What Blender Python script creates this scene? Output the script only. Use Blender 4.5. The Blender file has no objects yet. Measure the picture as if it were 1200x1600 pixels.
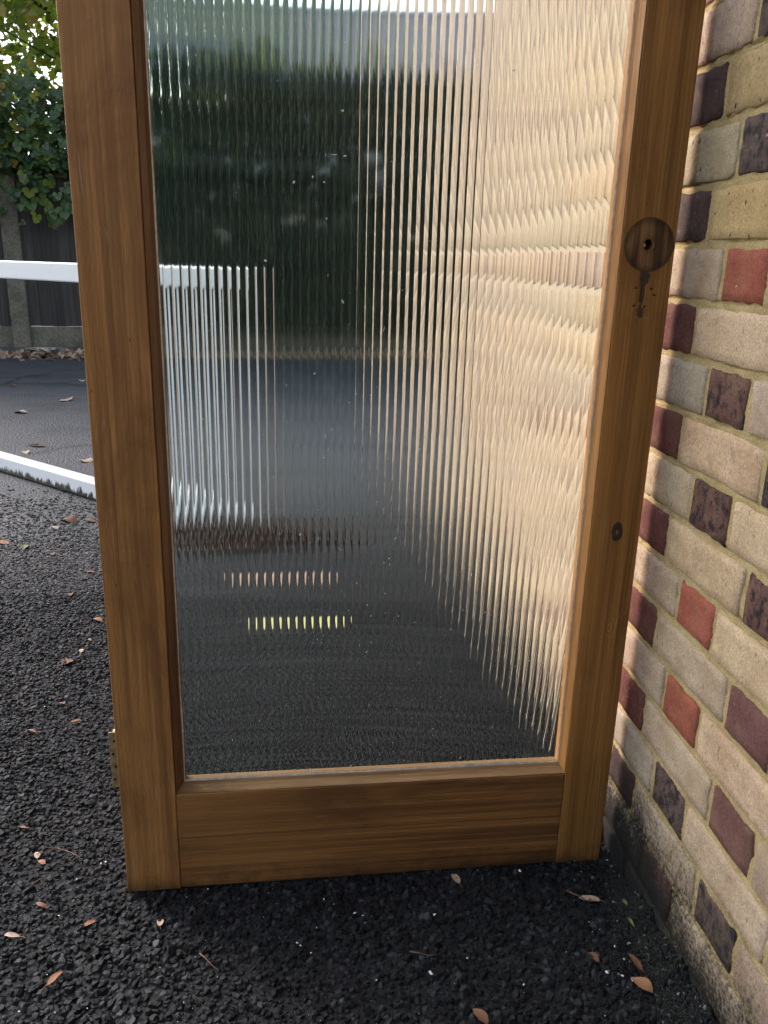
import bpy, bmesh, math, random
import numpy as np
from mathutils import Vector, Matrix, noise as mnoise

R = math.radians
sc = bpy.context.scene
col = sc.collection
random.seed(7)
rng = np.random.default_rng(7)

# ------------------------------------------------------------------ camera
CAM_H = 0.998
PITCH, ROLL, FPX = 0.30005, -0.02222, 1274.08          # radians, radians, focal length in photo pixels
cd = bpy.data.cameras.new('camera')
cam = bpy.data.objects.new('camera', cd)
col.objects.link(cam)
cp, sp, cr, sr = math.cos(PITCH), math.sin(PITCH), math.cos(ROLL), math.sin(ROLL)
fwd = Vector((0, cp, -sp)); up0 = Vector((0, sp, cp)); rt0 = Vector((1, 0, 0))
rt = rt0 * cr - up0 * sr
up = rt0 * sr + up0 * cr
cam.matrix_world = Matrix(((rt.x, up.x, -fwd.x, 0), (rt.y, up.y, -fwd.y, 0), (rt.z, up.z, -fwd.z, CAM_H), (0, 0, 0, 1)))
cd.sensor_fit = 'VERTICAL'
cd.sensor_height = 36
cd.lens = FPX / 1600 * 36
cd.clip_start = 0.02
cd.clip_end = 2000
sc.camera = cam

# ------------------------------------------------------------------ light
SUN_AZ = R(-53)         # measured from +y towards +x: the bright part of the sky is behind the door, to the left
SUN_EL = R(33)
world = bpy.data.worlds.new('World')
sc.world = world
world.use_nodes = True
wn_ = world.node_tree
wn_.nodes.clear()
wo = wn_.nodes.new('ShaderNodeOutputWorld')
wb = wn_.nodes.new('ShaderNodeBackground')
sky = wn_.nodes.new('ShaderNodeTexSky')
sky.sky_type = 'NISHITA'
sky.sun_disc = False
sky.sun_elevation = SUN_EL
sky.sun_rotation = SUN_AZ
sky.air_density = 1.0
sky.dust_density = 1.5
sky.ozone_density = 1.0
wb.inputs['Strength'].default_value = 0.13
hs = wn_.nodes.new('ShaderNodeHueSaturation')
hs.inputs['Saturation'].default_value = 0.62           # thin cloud
wn_.links.new(sky.outputs[0], hs.inputs['Color'])
wn_.links.new(hs.outputs[0], wb.inputs['Color'])
wn_.links.new(wb.outputs[0], wo.inputs['Surface'])

sl = bpy.data.lights.new('sun', 'SUN')
sl.energy = 1.25
sl.angle = R(24)
sl.color = (1.0, 0.915, 0.865)
sun = bpy.data.objects.new('sun', sl)
col.objects.link(sun)
sdir = Vector((math.sin(SUN_AZ) * math.cos(SUN_EL), math.cos(SUN_AZ) * math.cos(SUN_EL), math.sin(SUN_EL)))
sun.rotation_euler = (-sdir).to_track_quat('-Z', 'Y').to_euler()

sc.view_settings.view_transform = 'Standard'
sc.view_settings.look = 'None'
sc.view_settings.gamma = 1
sc.view_settings.exposure = 1.65
sc.view_settings.use_curve_mapping = False
sc.render.engine = 'CYCLES'
sc.cycles.use_denoising = True
sc.cycles.max_bounces = 12
sc.cycles.transmission_bounces = 10
sc.cycles.transparent_max_bounces = 12
sc.cycles.caustics_refractive = True
sc.cycles.caustics_reflective = False
sc.cycles.sample_clamp_indirect = 6.0
sc.cycles.blur_glossy = 0.5

# ------------------------------------------------------------------ pixel helpers (positions measured in the photograph -> world)
def ray(x, y):
    u = (x - 600) / FPX; v = (800 - y) / FPX
    a = cr * u + sr * v; b = -sr * u + cr * v
    return Vector((a, cp + b * sp, -sp + b * cp))
def on_ground(x, y, z=0.0):
    d = ray(x, y); t = (z - CAM_H) / d.z
    return Vector((0, 0, CAM_H)) + d * t

# ------------------------------------------------------------------ node helper
class NT:
    def __init__(s, name):
        s.m = bpy.data.materials.new(name); s.m.use_nodes = True
        s.t = s.m.node_tree; s.t.nodes.clear()
        s.out = s.t.nodes.new('ShaderNodeOutputMaterial')
    def n(s, kind, ins=None, **kw):
        x = s.t.nodes.new('ShaderNode' + kind)
        for k, v in kw.items(): setattr(x, k, v)
        for k, v in (ins or {}).items():
            sock = x.inputs[k]
            if hasattr(v, 'is_output'): s.t.links.new(v, sock)
            else: sock.default_value = v
        return x
    def mapping(s, src, scale=(1, 1, 1), loc=(0, 0, 0)):
        return s.n('Mapping', {'Vector': src, 'Scale': scale, 'Location': loc}).outputs[0]
    def noise(s, vec, scale, detail=4, rough=0.55, dist=0.0):
        return s.n('TexNoise', {'Vector': vec, 'Scale': scale, 'Detail': detail, 'Roughness': rough, 'Distortion': dist}).outputs[0]
    def voro(s, vec, scale, out='Distance', feature='F1', rnd=1.0):
        return s.n('TexVoronoi', {'Vector': vec, 'Scale': scale, 'Randomness': rnd}, feature=feature).outputs[out]
    def ramp(s, f, stops):
        x = s.n('ValToRGB', {'Fac': f}); e = x.color_ramp.elements
        while len(e) < len(stops): e.new(0.5)
        for el, (p, c) in zip(e, stops):
            el.position = p
            el.color = (c, c, c, 1) if isinstance(c, (int, float)) else (*c, 1)
        return x.outputs[0]
    def mix(s, f, a, b, mode='MIX'):
        x = s.n('Mix', data_type='RGBA', blend_type=mode)
        for sock, v in ((x.inputs[0], f), (x.inputs[6], a), (x.inputs[7], b)):
            if hasattr(v, 'is_output'): s.t.links.new(v, sock)
            elif isinstance(v, (int, float)) and sock.type == 'RGBA': sock.default_value = (v, v, v, 1)
            elif isinstance(v, tuple) and len(v) == 3: sock.default_value = (*v, 1)
            else: sock.default_value = v
        return x.outputs[2]
    def math(s, op, a, b=0.0, c=0.0, clamp=False):
        x = s.n('Math', operation=op, use_clamp=clamp)
        for sock, v in zip(x.inputs, (a, b, c)):
            if hasattr(v, 'is_output'): s.t.links.new(v, sock)
            else: sock.default_value = v
        return x.outputs[0]
    def coord(s, which='Object'):
        return s.n('TexCoord').outputs[which]
    def pos(s):
        return s.n('NewGeometry').outputs['Position']
    def xyz(s, v):
        return s.n('SeparateXYZ', {0: v}).outputs
    def bump(s, h, strength=0.3, dist=0.002, normal=None):
        i = {'Height': h, 'Strength': strength, 'Distance': dist}
        if normal is not None: i['Normal'] = normal
        return s.n('Bump', i).outputs[0]
    def bsdf(s, **k):
        i = {a.replace('_', ' '): v for a, v in k.items()}
        for a in list(i):
            if isinstance(i[a], tuple) and len(i[a]) == 3: i[a] = (*i[a], 1)
        return s.n('BsdfPrincipled', i).outputs[0]
    def done(s, shader):
        s.t.links.new(shader, s.out.inputs['Surface']); return s.m

def simple(name, c, rough=0.6, metal=0.0, var=0.15, scale=30, bump=0.1):
    t = NT(name); o = t.coord()
    f = t.noise(o, scale)
    c2 = tuple(x * (1 - var) for x in c); c3 = tuple(min(1, x * (1 + var)) for x in c)
    return t.done(t.bsdf(Base_Color=t.ramp(f, [(0.3, c2), (0.7, c3)]), Roughness=rough, Metallic=metal, Normal=t.bump(t.noise(o, scale * 4), bump, 0.001)))

# ------------------------------------------------------------------ materials
def mat_wood(name, axis, base=(0.235, 0.118, 0.042), dark=(0.12, 0.055, 0.02), light=(0.31, 0.17, 0.068), seed=0.0, fig=1.0, cool=0.0):
    t = NT(name)
    o = t.coord()
    o = t.n('VectorMath', {0: o, 1: (seed, seed * 1.7, seed * 0.6)}, operation='ADD').outputs[0]
    g = (0.05, 1, 1) if axis == 'x' else (1, 1, 0.05)
    g2 = (0.012, 1, 1) if axis == 'x' else (1, 1, 0.012)
    warp = t.noise(t.mapping(o, (3.2, 3.2, 9) if axis == 'z' else (9, 3.2, 3.2)), 1.0, 2, 0.5)
    gx = t.mapping(o, g)
    wx = t.n('VectorMath', {0: gx, 1: t.n('VectorMath', {0: t.n('CombineXYZ', {0: warp, 1: warp, 2: warp}).outputs[0], 'Scale': 0.035 * fig}, operation='SCALE').outputs[0]}, operation='ADD').outputs[0]
    w = t.n('TexWave', {'Vector': wx, 'Scale': 46.0, 'Distortion': 2.0, 'Detail': 3.0, 'Detail Scale': 1.2, 'Detail Roughness': 0.55},
            wave_type='BANDS', bands_direction='Z' if axis == 'x' else 'X', wave_profile='SIN').outputs[0]
    streak = t.noise(t.mapping(o, g2), 420, 3, 0.6)
    streak2 = t.noise(t.mapping(o, g2), 90, 3, 0.6)
    blot = t.noise(t.mapping(o, (9, 9, 3.4) if axis == 'z' else (3.4, 9, 14)), 1.0, 7, 0.66, 0.6)
    c = t.mix(t.ramp(w, [(0.0, 0.15), (0.6, 0.3), (0.95, 0.7)]), light, base)
    c = t.mix(t.ramp(streak2, [(0.35, 0.75), (0.6, 0.0)]), c, dark)
    c = t.mix(t.math('MULTIPLY', t.ramp(streak, [(0.32, 1.0), (0.55, 0.0)]), 0.5), c, dark)
    c = t.mix(t.math('MULTIPLY', t.ramp(blot, [(0.47, 0.0), (0.66, 1.0)]), 0.75), c, dark)
    hand = t.noise(t.mapping(o, (4, 4, 1.6) if axis == 'z' else (1.6, 4, 4)), 1.0, 3, 0.5)
    c = t.mix(t.math('MULTIPLY', t.ramp(hand, [(0.42, 0.0), (0.66, 1.0)]), 0.6), c, light)
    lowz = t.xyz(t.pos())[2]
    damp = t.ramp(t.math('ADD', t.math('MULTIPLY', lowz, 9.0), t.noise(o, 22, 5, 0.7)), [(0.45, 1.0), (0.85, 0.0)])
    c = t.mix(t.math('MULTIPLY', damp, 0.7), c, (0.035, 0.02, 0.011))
    # small dark specks and knocks
    sp_ = t.voro(t.mapping(o, (1, 1, 0.4) if axis == 'z' else (0.4, 1, 1)), 38)
    c = t.mix(t.math('MULTIPLY', t.ramp(sp_, [(0.0, 1.0), (0.07, 0.0)]), t.ramp(t.noise(o, 9), [(0.52, 0.0), (0.58, 0.75)])), c, (0.03, 0.015, 0.008))
    scuff = t.noise(o, 130, 7, 0.8)
    c = t.mix(t.math('MULTIPLY', t.ramp(scuff, [(0.56, 0.0), (0.70, 1.0)]), t.ramp(blot, [(0.3, 0.15), (0.6, 0.6)])), c, dark)
    # pale scratches
    scr = t.noise(t.mapping(o, (260, 60, 14) if axis == 'z' else (14, 60, 260)), 1.0, 1, 0.4)
    c = t.mix(t.ramp(scr, [(0.745, 0.0), (0.80, 0.35)]), c, (0.45, 0.34, 0.22))
    h = t.math('ADD', t.math('MULTIPLY', w, 0.4), streak)
    return t.done(t.bsdf(Base_Color=c, Roughness=t.ramp(blot, [(0.3, 0.42), (0.7, 0.62)]), Normal=t.bump(h, 0.18, 0.0012), **{'Specular_IOR_Level': 0.22}))

M = {}
M['stile_hinge'] = mat_wood('wood_hinge_stile', 'z', base=(0.38, 0.168, 0.050), light=(0.47, 0.225, 0.074), dark=(0.17, 0.073, 0.025), seed=0.3, fig=1.3)
M['stile_lock'] = mat_wood('wood_lock_stile', 'z', base=(0.33, 0.145, 0.036), light=(0.40, 0.193, 0.054), dark=(0.145, 0.058, 0.015), seed=4.1, fig=0.45)
M['rail'] = mat_wood('wood_bottom_rail', 'x', base=(0.275, 0.118, 0.036), light=(0.36, 0.168, 0.056), dark=(0.085, 0.036, 0.013), seed=8.7, fig=1.0)
M['bead_x'] = mat_wood('wood_bead_horizontal', 'x', base=(0.27, 0.145, 0.062), light=(0.34, 0.2, 0.095), seed=2.2, fig=0.3)
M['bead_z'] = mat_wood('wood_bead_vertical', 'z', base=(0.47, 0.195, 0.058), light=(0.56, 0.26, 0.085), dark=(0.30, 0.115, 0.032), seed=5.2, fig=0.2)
M['bead_shaded'] = mat_wood('wood_bead_shaded', 'z', base=(0.150, 0.070, 0.026), light=(0.19, 0.095, 0.038), dark=(0.07, 0.032, 0.013), seed=9.2, fig=0.2)  # darker copy of the bead wood: the left bead's shade painted in
M['hole'] = simple('hole_black', (0.006, 0.005, 0.004), 0.9)
M['old_varnish'] = mat_wood('wood_under_old_rose', 'z', base=(0.17, 0.085, 0.030), light=(0.26, 0.14, 0.055), dark=(0.055, 0.026, 0.011), seed=6.6, fig=0.5)
t = NT('old_rose_mark'); o = t.coord(); q = t.n('VectorMath', {0: o, 1: (-0.7612, 0.0, -1.0245)}, operation='ADD').outputs[0]
qx, _, qz = t.xyz(q)[0], 0, t.xyz(q)[2]
rr = t.math('SQRT', t.math('ADD', t.math('MULTIPLY', qx, qx), t.math('MULTIPLY', qz, qz)))
nn = t.noise(o, 70, 5, 0.7)
gr = t.noise(t.mapping(o, (260, 1, 7)), 1.0, 4, 0.6); bd = t.noise(t.mapping(o, (60, 1, 3)), 1.0, 2, 0.5)
c = t.mix(t.ramp(gr, [(0.35, 0.0), (0.65, 1.0)]), (0.15, 0.068, 0.024), (0.29, 0.145, 0.055))
c = t.mix(t.ramp(bd, [(0.45, 0.0), (0.56, 0.85)]), c, (0.05, 0.024, 0.011))
edge = t.ramp(t.math('MULTIPLY_ADD', nn, 0.012, rr), [(0.0322, 0.0), (0.0395, 1.0)])
mid = t.ramp(t.math('MULTIPLY_ADD', nn, 0.016, rr), [(0.012, 1.0), (0.021, 0.0)])
c = t.mix(t.math('MULTIPLY', edge, 0.6), c, (0.018, 0.009, 0.005)); c = t.mix(t.math('MULTIPLY', mid, 0.85), c, (0.016, 0.010, 0.007))
M['rose_mark'] = t.done(t.bsdf(Base_Color=c, Roughness=0.6, Normal=t.bump(gr, 0.4, 0.001), **{'Specular_IOR_Level': 0.25}))
M['scar'] = simple('wood_scar', (0.045, 0.023, 0.01), 0.6)
M['knot'] = simple('knot_wood', (0.03, 0.016, 0.008), 0.5, scale=120, var=0.6)
M['putty'] = simple('putty', (0.52, 0.46, 0.36), 0.85, var=0.3, scale=90, bump=0.5)
M['brass'] = simple('tarnished_brass', (0.42, 0.31, 0.15), 0.42, metal=0.45, var=0.35, scale=120, bump=0.3)
M['steel'] = simple('worn_steel', (0.5, 0.48, 0.45), 0.3, metal=1.0)

t = NT('reeded_glass'); o = t.coord()
wob = t.noise(t.mapping(o, (30, 30, 7)), 1.0, 3, 0.5)
nrm = t.bump(wob, 0.03, 0.003)
gl = t.n('BsdfGlass', {'Color': (0.91, 0.95, 0.935, 1), 'Roughness': 0.04, 'IOR': 1.5, 'Normal': nrm}).outputs[0]
film = t.n('BsdfDiffuse', {'Color': (0.55, 0.58, 0.60, 1)}).outputs[0]
streaky = t.noise(t.mapping(o, (160, 1, 9)), 1.0, 4, 0.6)
patch = t.noise(t.mapping(o, (7, 1, 1.3)), 1.0, 6, 0.7)
fz = t.math('MULTIPLY', t.ramp(streaky, [(0.40, 0.0), (0.75, 1.0)]), t.ramp(patch, [(0.48, 0.0), (0.80, 0.035)]))
fz = t.math('ADD', fz, 0.0)
M['glass'] = t.done(t.n('MixShader', {0: fz, 1: gl, 2: film}).outputs[0])
M['speck'] = simple('dried_paint_speck', (0.72, 0.74, 0.74), 0.8)

# dirt splashed up the foot of the wall: a mask by height above the ground with a ragged edge
def dirt_mask(t, top=0.16):
    p = t.pos(); z = t.xyz(p)[2]
    ragged = t.noise(t.mapping(p, (6, 6, 3)), 1.0, 5, 0.65)
    fine = t.noise(p, 160, 4, 0.7)
    far = t.xyz(p)[1]
    e = t.math('ADD', t.math('MULTIPLY', ragged, 0.36), t.math('MULTIPLY', fine, 0.30))
    h = t.math('SUBTRACT', z, t.math('SUBTRACT', t.math('ADD', e, t.math('MULTIPLY_ADD', far, 0.05, -0.06)), 0.34 - (top - 0.05)))
    return t.ramp(t.math('MULTIPLY_ADD', h, 6.0, 0.5), [(0.06, 1.0), (0.40, 0.62), (0.62, 0.25), (1.0, 0.0)])

def mat_brick(kind):
    t = NT('brick_' + kind)
    oi = t.n('ObjectInfo'); base = oi.outputs['Color']; rnd = oi.outputs['Random']
    o = t.coord()
    o = t.n('VectorMath', {0: o, 1: t.n('CombineXYZ', {0: t.math('MULTIPLY', rnd, 9.0), 1: t.math('MULTIPLY', rnd, 5.0), 2: rnd}).outputs[0]}, operation='ADD').outputs[0]
    big = t.noise(o, 14, 4, 0.6)
    fine = t.noise(o, 260, 5, 0.7)
    grain = t.noise(o, 700, 3, 0.7)
    c = t.mix(t.ramp(big, [(0.38, 0.0), (0.68, 0.9)]), base, t.mix(1.0, base, (0.74, 0.68, 0.64), 'MULTIPLY'))
    soot = t.noise(t.mapping(o, (1, 1, 1.4)), 26, 7, 0.75, 0.8)
    c = t.mix(t.ramp(soot, [(0.56, 0.0), (0.72, 0.55)]), c, t.mix(1.0, base, (0.30, 0.27, 0.25), 'MULTIPLY'))
    c = t.mix(0.55, c, t.mix(1.0, c, t.ramp(fine, [(0.34, 0.45), (0.62, 1.15)]), 'MULTIPLY'))
    c = t.mix(0.5, c, t.mix(1.0, c, t.ramp(grain, [(0.32, 0.35), (0.60, 1.2)]), 'MULTIPLY'))
    buff = t.noise(o, 30, 5, 0.65)
    c = t.mix(t.math('MULTIPLY', t.ramp(buff, [(0.48, 0.0), (0.70, 1.0)]), 0.22 if kind in ('pale', 'pitted') else 0.10), c, (0.50, 0.37, 0.20))
    veil = t.noise(t.mapping(o, (1, 1, 1.6)), 46, 6, 0.75)
    c = t.mix(t.ramp(veil, [(0.60, 0.0), (0.74, 0.45)]), c, (0.46, 0.38, 0.26))
    pits = t.voro(t.mapping(o, (1, 1, 0.55)), 95)
    pm = t.math('MULTIPLY', t.ramp(pits, [(0.13, 1.0), (0.24, 0.0)]), t.ramp(t.noise(o, 70, 3), [(0.52, 0.0), (0.58, 1.0)]))
    h = t.math('ADD', t.math('MULTIPLY', fine, 0.7), t.math('MULTIPLY', grain, 0.5))
    if kind == 'pitted':
        c = t.mix(pm, c, (0.035, 0.03, 0.026)); h = t.math('SUBTRACT', h, t.math('MULTIPLY', pm, 1.5))
    elif kind == 'pale':
        pm = t.math('MULTIPLY', pm, 0.45); c = t.mix(pm, c, (0.10, 0.07, 0.05)); h = t.math('SUBTRACT', h, pm)
        wh = t.ramp(t.noise(o, 60, 6, 0.75), [(0.68, 0.0), (0.76, 0.5)])
        c = t.mix(wh, c, (0.62, 0.58, 0.50))
    elif kind == 'burnt':
        bl = t.ramp(t.noise(t.n('Mapping', {'Vector': o, 'Rotation': t.n('CombineXYZ', {1: t.math('MULTIPLY', rnd, 3.0)}).outputs[0], 'Scale': (1, 1, 0.7)}).outputs[0], t.math('MULTIPLY_ADD', rnd, 50.0, 35.0), 7, 0.7), [(0.47, 0.0), (0.60, 0.92)])
        c = t.mix(bl, c, (0.02, 0.019, 0.021)); h = t.math('SUBTRACT', h, t.math('MULTIPLY', bl, 0.8))
        c = t.mix(t.math('MULTIPLY', pm, 0.9), c, (0.012, 0.012, 0.013))
    elif kind == 'red':
        sp2 = t.ramp(t.noise(o, 150, 5, 0.75), [(0.60, 0.0), (0.72, 0.45)])
        c = t.mix(sp2, c, (0.48, 0.30, 0.20)); c = t.mix(t.math('MULTIPLY', pm, 0.5), c, (0.05, 0.02, 0.02))
    d = dirt_mask(t, 0.21)
    c = t.mix(t.math('MULTIPLY', d, 0.985), c, t.ramp(grain, [(0.35, (0.004, 0.004, 0.004)), (0.60, (0.018, 0.017, 0.014)), (0.70, (0.10, 0.095, 0.08))]))
    return t.done(t.bsdf(Base_Color=c, Roughness=0.88, Normal=t.bump(h, 0.55, 0.0022), **{'Specular_IOR_Level': 0.25}))
for k in ('pale', 'pitted', 'burnt', 'red'): M['brick_' + k] = mat_brick(k)

t = NT('mortar'); o = t.coord()
f1 = t.noise(o, 22, 4, 0.6); f2 = t.noise(o, 330, 5, 0.75); f3 = t.noise(o, 900, 2, 0.6)
c = t.ramp(f1, [(0.32, (0.48, 0.345, 0.165)), (0.55, (0.61, 0.445, 0.215)), (0.75, (0.62, 0.48, 0.29))])
c = t.mix(0.75, c, t.mix(1.0, c, t.ramp(f2, [(0.32, 0.55), (0.60, 1.15)]), 'MULTIPLY'))
c = t.mix(0.5, c, t.mix(1.0, c, t.ramp(f3, [(0.34, 0.4), (0.6, 1.15)]), 'MULTIPLY'))
sh = t.ramp(t.voro(o, 170), [(0.06, 1.0), (0.13, 0.0)])
c = t.mix(t.math('MULTIPLY', sh, 0.6), c, (0.05, 0.045, 0.03))
d = dirt_mask(t, 0.21)
c = t.mix(t.math('MULTIPLY', d, 0.985), c, t.ramp(f3, [(0.35, (0.004, 0.004, 0.004)), (0.60, (0.018, 0.017, 0.014)), (0.70, (0.10, 0.095, 0.08))]))
M['mortar'] = t.done(t.bsdf(Base_Color=c, Roughness=0.95, Normal=t.bump(t.math('ADD', f2, t.math('MULTIPLY', f3, 0.6)), 0.8, 0.003), **{'Specular_IOR_Level': 0.15}))

# tarmac sheet
t = NT('tarmac'); p = t.pos()
v1 = t.voro(p, 95); v2 = t.voro(p, 95, 'Color'); v3 = t.voro(p, 210)
big = t.noise(p, 0.9, 4, 0.6); mid = t.noise(p, 7, 4, 0.6)
c = t.mix(t.n('SeparateColor', {0: v2}).outputs[0], (0.016, 0.017, 0.019), (0.040, 0.042, 0.046))
c = t.mix(t.ramp(mid, [(0.40, 0.0), (0.7, 0.5)]), c, (0.050, 0.050, 0.050))
yy = t.xyz(p)[1]
worn = t.ramp(t.math('ADD', t.math('MULTIPLY', yy, 0.12), t.math('MULTIPLY', big, 0.3)), [(0.48, 0.0), (0.68, 0.9)])
c = t.mix(worn, c, t.mix(t.noise(p, 60, 4, 0.7), (0.040, 0.042, 0.047), (0.082, 0.085, 0.094)))
c = t.mix(t.ramp(t.noise(p, 2.2, 6, 0.7), [(0.60, 0.0), (0.72, 0.55)]), c, (0.035, 0.028, 0.022))
h = t.math('SUBTRACT', 1.0, t.math('ADD', v1, t.math('MULTIPLY', v3, 0.4)))
crk = t.n('TexVoronoi', {'Vector': t.n('VectorMath', {0: p, 1: t.n('VectorMath', {0: t.n('TexNoise', {'Vector': p, 'Scale': 1.4, 'Detail': 5}).outputs[1], 'Scale': 0.7}, operation='SCALE').outputs[0]}, operation='ADD').outputs[0], 'Scale': 0.55}, feature='DISTANCE_TO_EDGE').outputs[0]
c = t.mix(t.math('MULTIPLY', t.ramp(crk, [(0.006, 1.0), (0.02, 0.0)]), 0.8), c, (0.012, 0.011, 0.010))
stain = t.noise(t.mapping(p, (1.0, 2.2, 1)), 1.6, 7, 0.7)
c = t.mix(t.ramp(stain, [(0.5, 0.0), (0.66, 0.75)]), c, (0.022, 0.022, 0.022))
c = t.mix(t.ramp(t.noise(p, 24, 6, 0.75), [(0.55, 0.0), (0.75, 0.5)]), c, (0.10, 0.10, 0.10))
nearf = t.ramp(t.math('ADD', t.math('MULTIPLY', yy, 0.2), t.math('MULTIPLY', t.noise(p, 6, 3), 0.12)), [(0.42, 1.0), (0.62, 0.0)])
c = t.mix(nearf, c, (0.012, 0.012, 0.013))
M['tarmac'] = t.done(t.bsdf(Base_Color=c, Roughness=t.math('MULTIPLY_ADD', nearf, 0.35, 0.58), Normal=t.bump(t.math('ADD', h, t.math('MULTIPLY', t.noise(p, 28, 5, 0.7), 1.2)), 0.6, 0.007), **{'Specular_IOR_Level': 0.45}))

t = NT('aggregate'); at = t.n('Attribute', attribute_name='tone').outputs['Color']; p = t.pos()
g = t.noise(p, 900, 3, 0.65)
c = t.mix(0.6, at, t.mix(1.0, at, t.ramp(g, [(0.3, 0.55), (0.65, 1.35)]), 'MULTIPLY'))
c = t.mix(t.ramp(t.noise(p, 5, 5, 0.65), [(0.56, 0.0), (0.72, 0.45)]), c, (0.04, 0.037, 0.032))
M['aggregate'] = t.done(t.bsdf(Base_Color=c, Roughness=t.ramp(g, [(0.3, 0.5), (0.7, 0.8)]), Normal=t.bump(g, 0.5, 0.0014), **{'Specular_IOR_Level': 0.24}))

M['earth'] = simple('earth', (0.07, 0.055, 0.035), 0.95, scale=2)
t = NT('white_paint'); o = t.coord(); p = t.pos(); z = t.xyz(p)[2]
n1 = t.noise(t.mapping(p, (34, 34, 9)), 1.0, 5, 0.7); n2 = t.noise(p, 120, 4, 0.7)
grime = t.ramp(t.math('ADD', t.math('MULTIPLY', z, -7.0), t.math('ADD', n1, t.math('MULTIPLY', n2, 0.25))), [(0.37, 0.0), (0.46, 1.0)])
c = t.mix(t.ramp(n2, [(0.5, 0.0), (0.8, 0.25)]), (0.80, 0.81, 0.82), (0.55, 0.55, 0.53))
rs = t.math('MULTIPLY', t.ramp(t.noise(p, 75, 5, 0.7), [(0.64, 0.0), (0.70, 1.0)]), t.ramp(t.noise(p, 9, 3), [(0.50, 0.0), (0.6, 1.0)]))
c = t.mix(t.math('MULTIPLY', rs, 0.7), c, (0.16, 0.085, 0.04))
c = t.mix(grime, c, (0.035, 0.03, 0.022))
M['white'] = t.done(t.bsdf(Base_Color=c, Roughness=0.35, Normal=t.bump(n2, 0.05, 0.001)))

t = NT('fence_timber'); o = t.coord(); rnd = t.n('ObjectInfo').outputs['Random']
o = t.n('VectorMath', {0: o, 1: t.n('CombineXYZ', {0: t.math('MULTIPLY', rnd, 7.0), 1: rnd, 2: rnd}).outputs[0]}, operation='ADD').outputs[0]
g = t.noise(t.mapping(o, (60, 60, 1.5)), 1.0, 5, 0.65)
c = t.ramp(g, [(0.3, (0.022, 0.019, 0.016)), (0.7, (0.064, 0.056, 0.048))])
c = t.mix(1.0, c, t.ramp(rnd, [(0.0, 0.7), (1.0, 1.2)]), 'MULTIPLY')
M['fence_timber'] = t.done(t.bsdf(Base_Color=c, Roughness=0.9, Normal=t.bump(g, 0.3, 0.003)))
t = NT('concrete'); o = t.coord(); g = t.noise(o, 45, 6, 0.7); b = t.noise(o, 6, 4, 0.6)
c = t.ramp(g, [(0.3, (0.085, 0.075, 0.055)), (0.7, (0.21, 0.185, 0.14))])
c = t.mix(t.ramp(b, [(0.45, 0.0), (0.65, 0.7)]), c, (0.06, 0.058, 0.042))
M['concrete'] = t.done(t.bsdf(Base_Color=c, Roughness=0.95, Normal=t.bump(g, 0.5, 0.004)))
t = NT('kerb_concrete'); p = t.pos(); g = t.noise(p, 9, 6, 0.7); b = t.noise(t.mapping(p, (3, 3, 20)), 1.0, 5, 0.7)
c = t.ramp(g, [(0.3, (0.03, 0.03, 0.027)), (0.7, (0.09, 0.087, 0.08))])
c = t.mix(t.ramp(b, [(0.57, 0.0), (0.62, 1.0)]), c, (0.5, 0.5, 0.48))
M['kerb'] = t.done(t.bsdf(Base_Color=c, Roughness=0.9, Normal=t.bump(g, 0.4, 0.006)))

def mat_leaf(name, c1, c2, trans=0.35, rough=0.5, sat=1.0):
    t = NT(name); o = t.coord(); rnd = t.n('ObjectInfo').outputs['Random']
    at = t.n('Attribute', attribute_name='tone').outputs['Fac']
    f = t.math('FRACT', t.math('ADD', rnd, at))
    c = t.mix(f, c1, c2)
    c = t.mix(0.5, c, t.mix(1.0, c, t.ramp(t.noise(o, 35, 3), [(0.3, 0.6), (0.7, 1.25)]), 'MULTIPLY'))
    d = t.bsdf(Base_Color=c, Roughness=rough)
    tr = t.n('BsdfTranslucent', {'Color': t.mix(1.0, c, (1.5, 1.6, 0.9), 'MULTIPLY')}).outputs[0]
    return t.done(t.n('MixShader', {0: trans, 1: d, 2: tr}).outputs[0])
M['leaf_dark'] = mat_leaf('creeper_leaf', (0.030, 0.060, 0.022), (0.078, 0.130, 0.036), 0.25, 0.42)
M['leaf_deep'] = mat_leaf('shaded_creeper_leaf', (0.007, 0.015, 0.008), (0.019, 0.031, 0.012), 0.08, 0.65)  # darker copy of the creeper leaf, its shade put into the colour
M['leaf_light'] = mat_leaf('tree_leaf', (0.11, 0.19, 0.03), (0.24, 0.27, 0.04), 0.6)
M['leaf_yellow'] = mat_leaf('turning_leaf', (0.22, 0.20, 0.03), (0.32, 0.19, 0.035), 0.5)
def mat_dead(name, a, b):
    t = NT(name); o = t.coord(); rnd = t.n('ObjectInfo').outputs['Random']
    at = t.n('Attribute', attribute_name='tone').outputs['Fac']
    c = t.mix(t.math('FRACT', t.math('ADD', rnd, at)), a, b)
    c = t.mix(0.6, c, t.mix(1.0, c, t.ramp(t.noise(o, 140, 4, 0.65), [(0.3, 0.45), (0.65, 1.25)]), 'MULTIPLY'))
    return t.done(t.bsdf(Base_Color=c, Roughness=0.7))
M['dead_orange'] = mat_dead('dead_leaf_orange', (0.27, 0.105, 0.045), (0.36, 0.17, 0.085))
M['dead_brown'] = mat_dead('dead_leaf_brown', (0.16, 0.065, 0.03), (0.24, 0.11, 0.055))
M['dead_pale'] = mat_dead('dead_leaf_pale', (0.42, 0.29, 0.20), (0.52, 0.38, 0.27))
M['dead_peach'] = mat_dead('dead_leaf_peach', (0.62, 0.40, 0.28), (0.66, 0.45, 0.32))
M['dead_yellow'] = mat_dead('dead_leaf_yellow', (0.60, 0.57, 0.22), (0.64, 0.61, 0.28))
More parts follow.
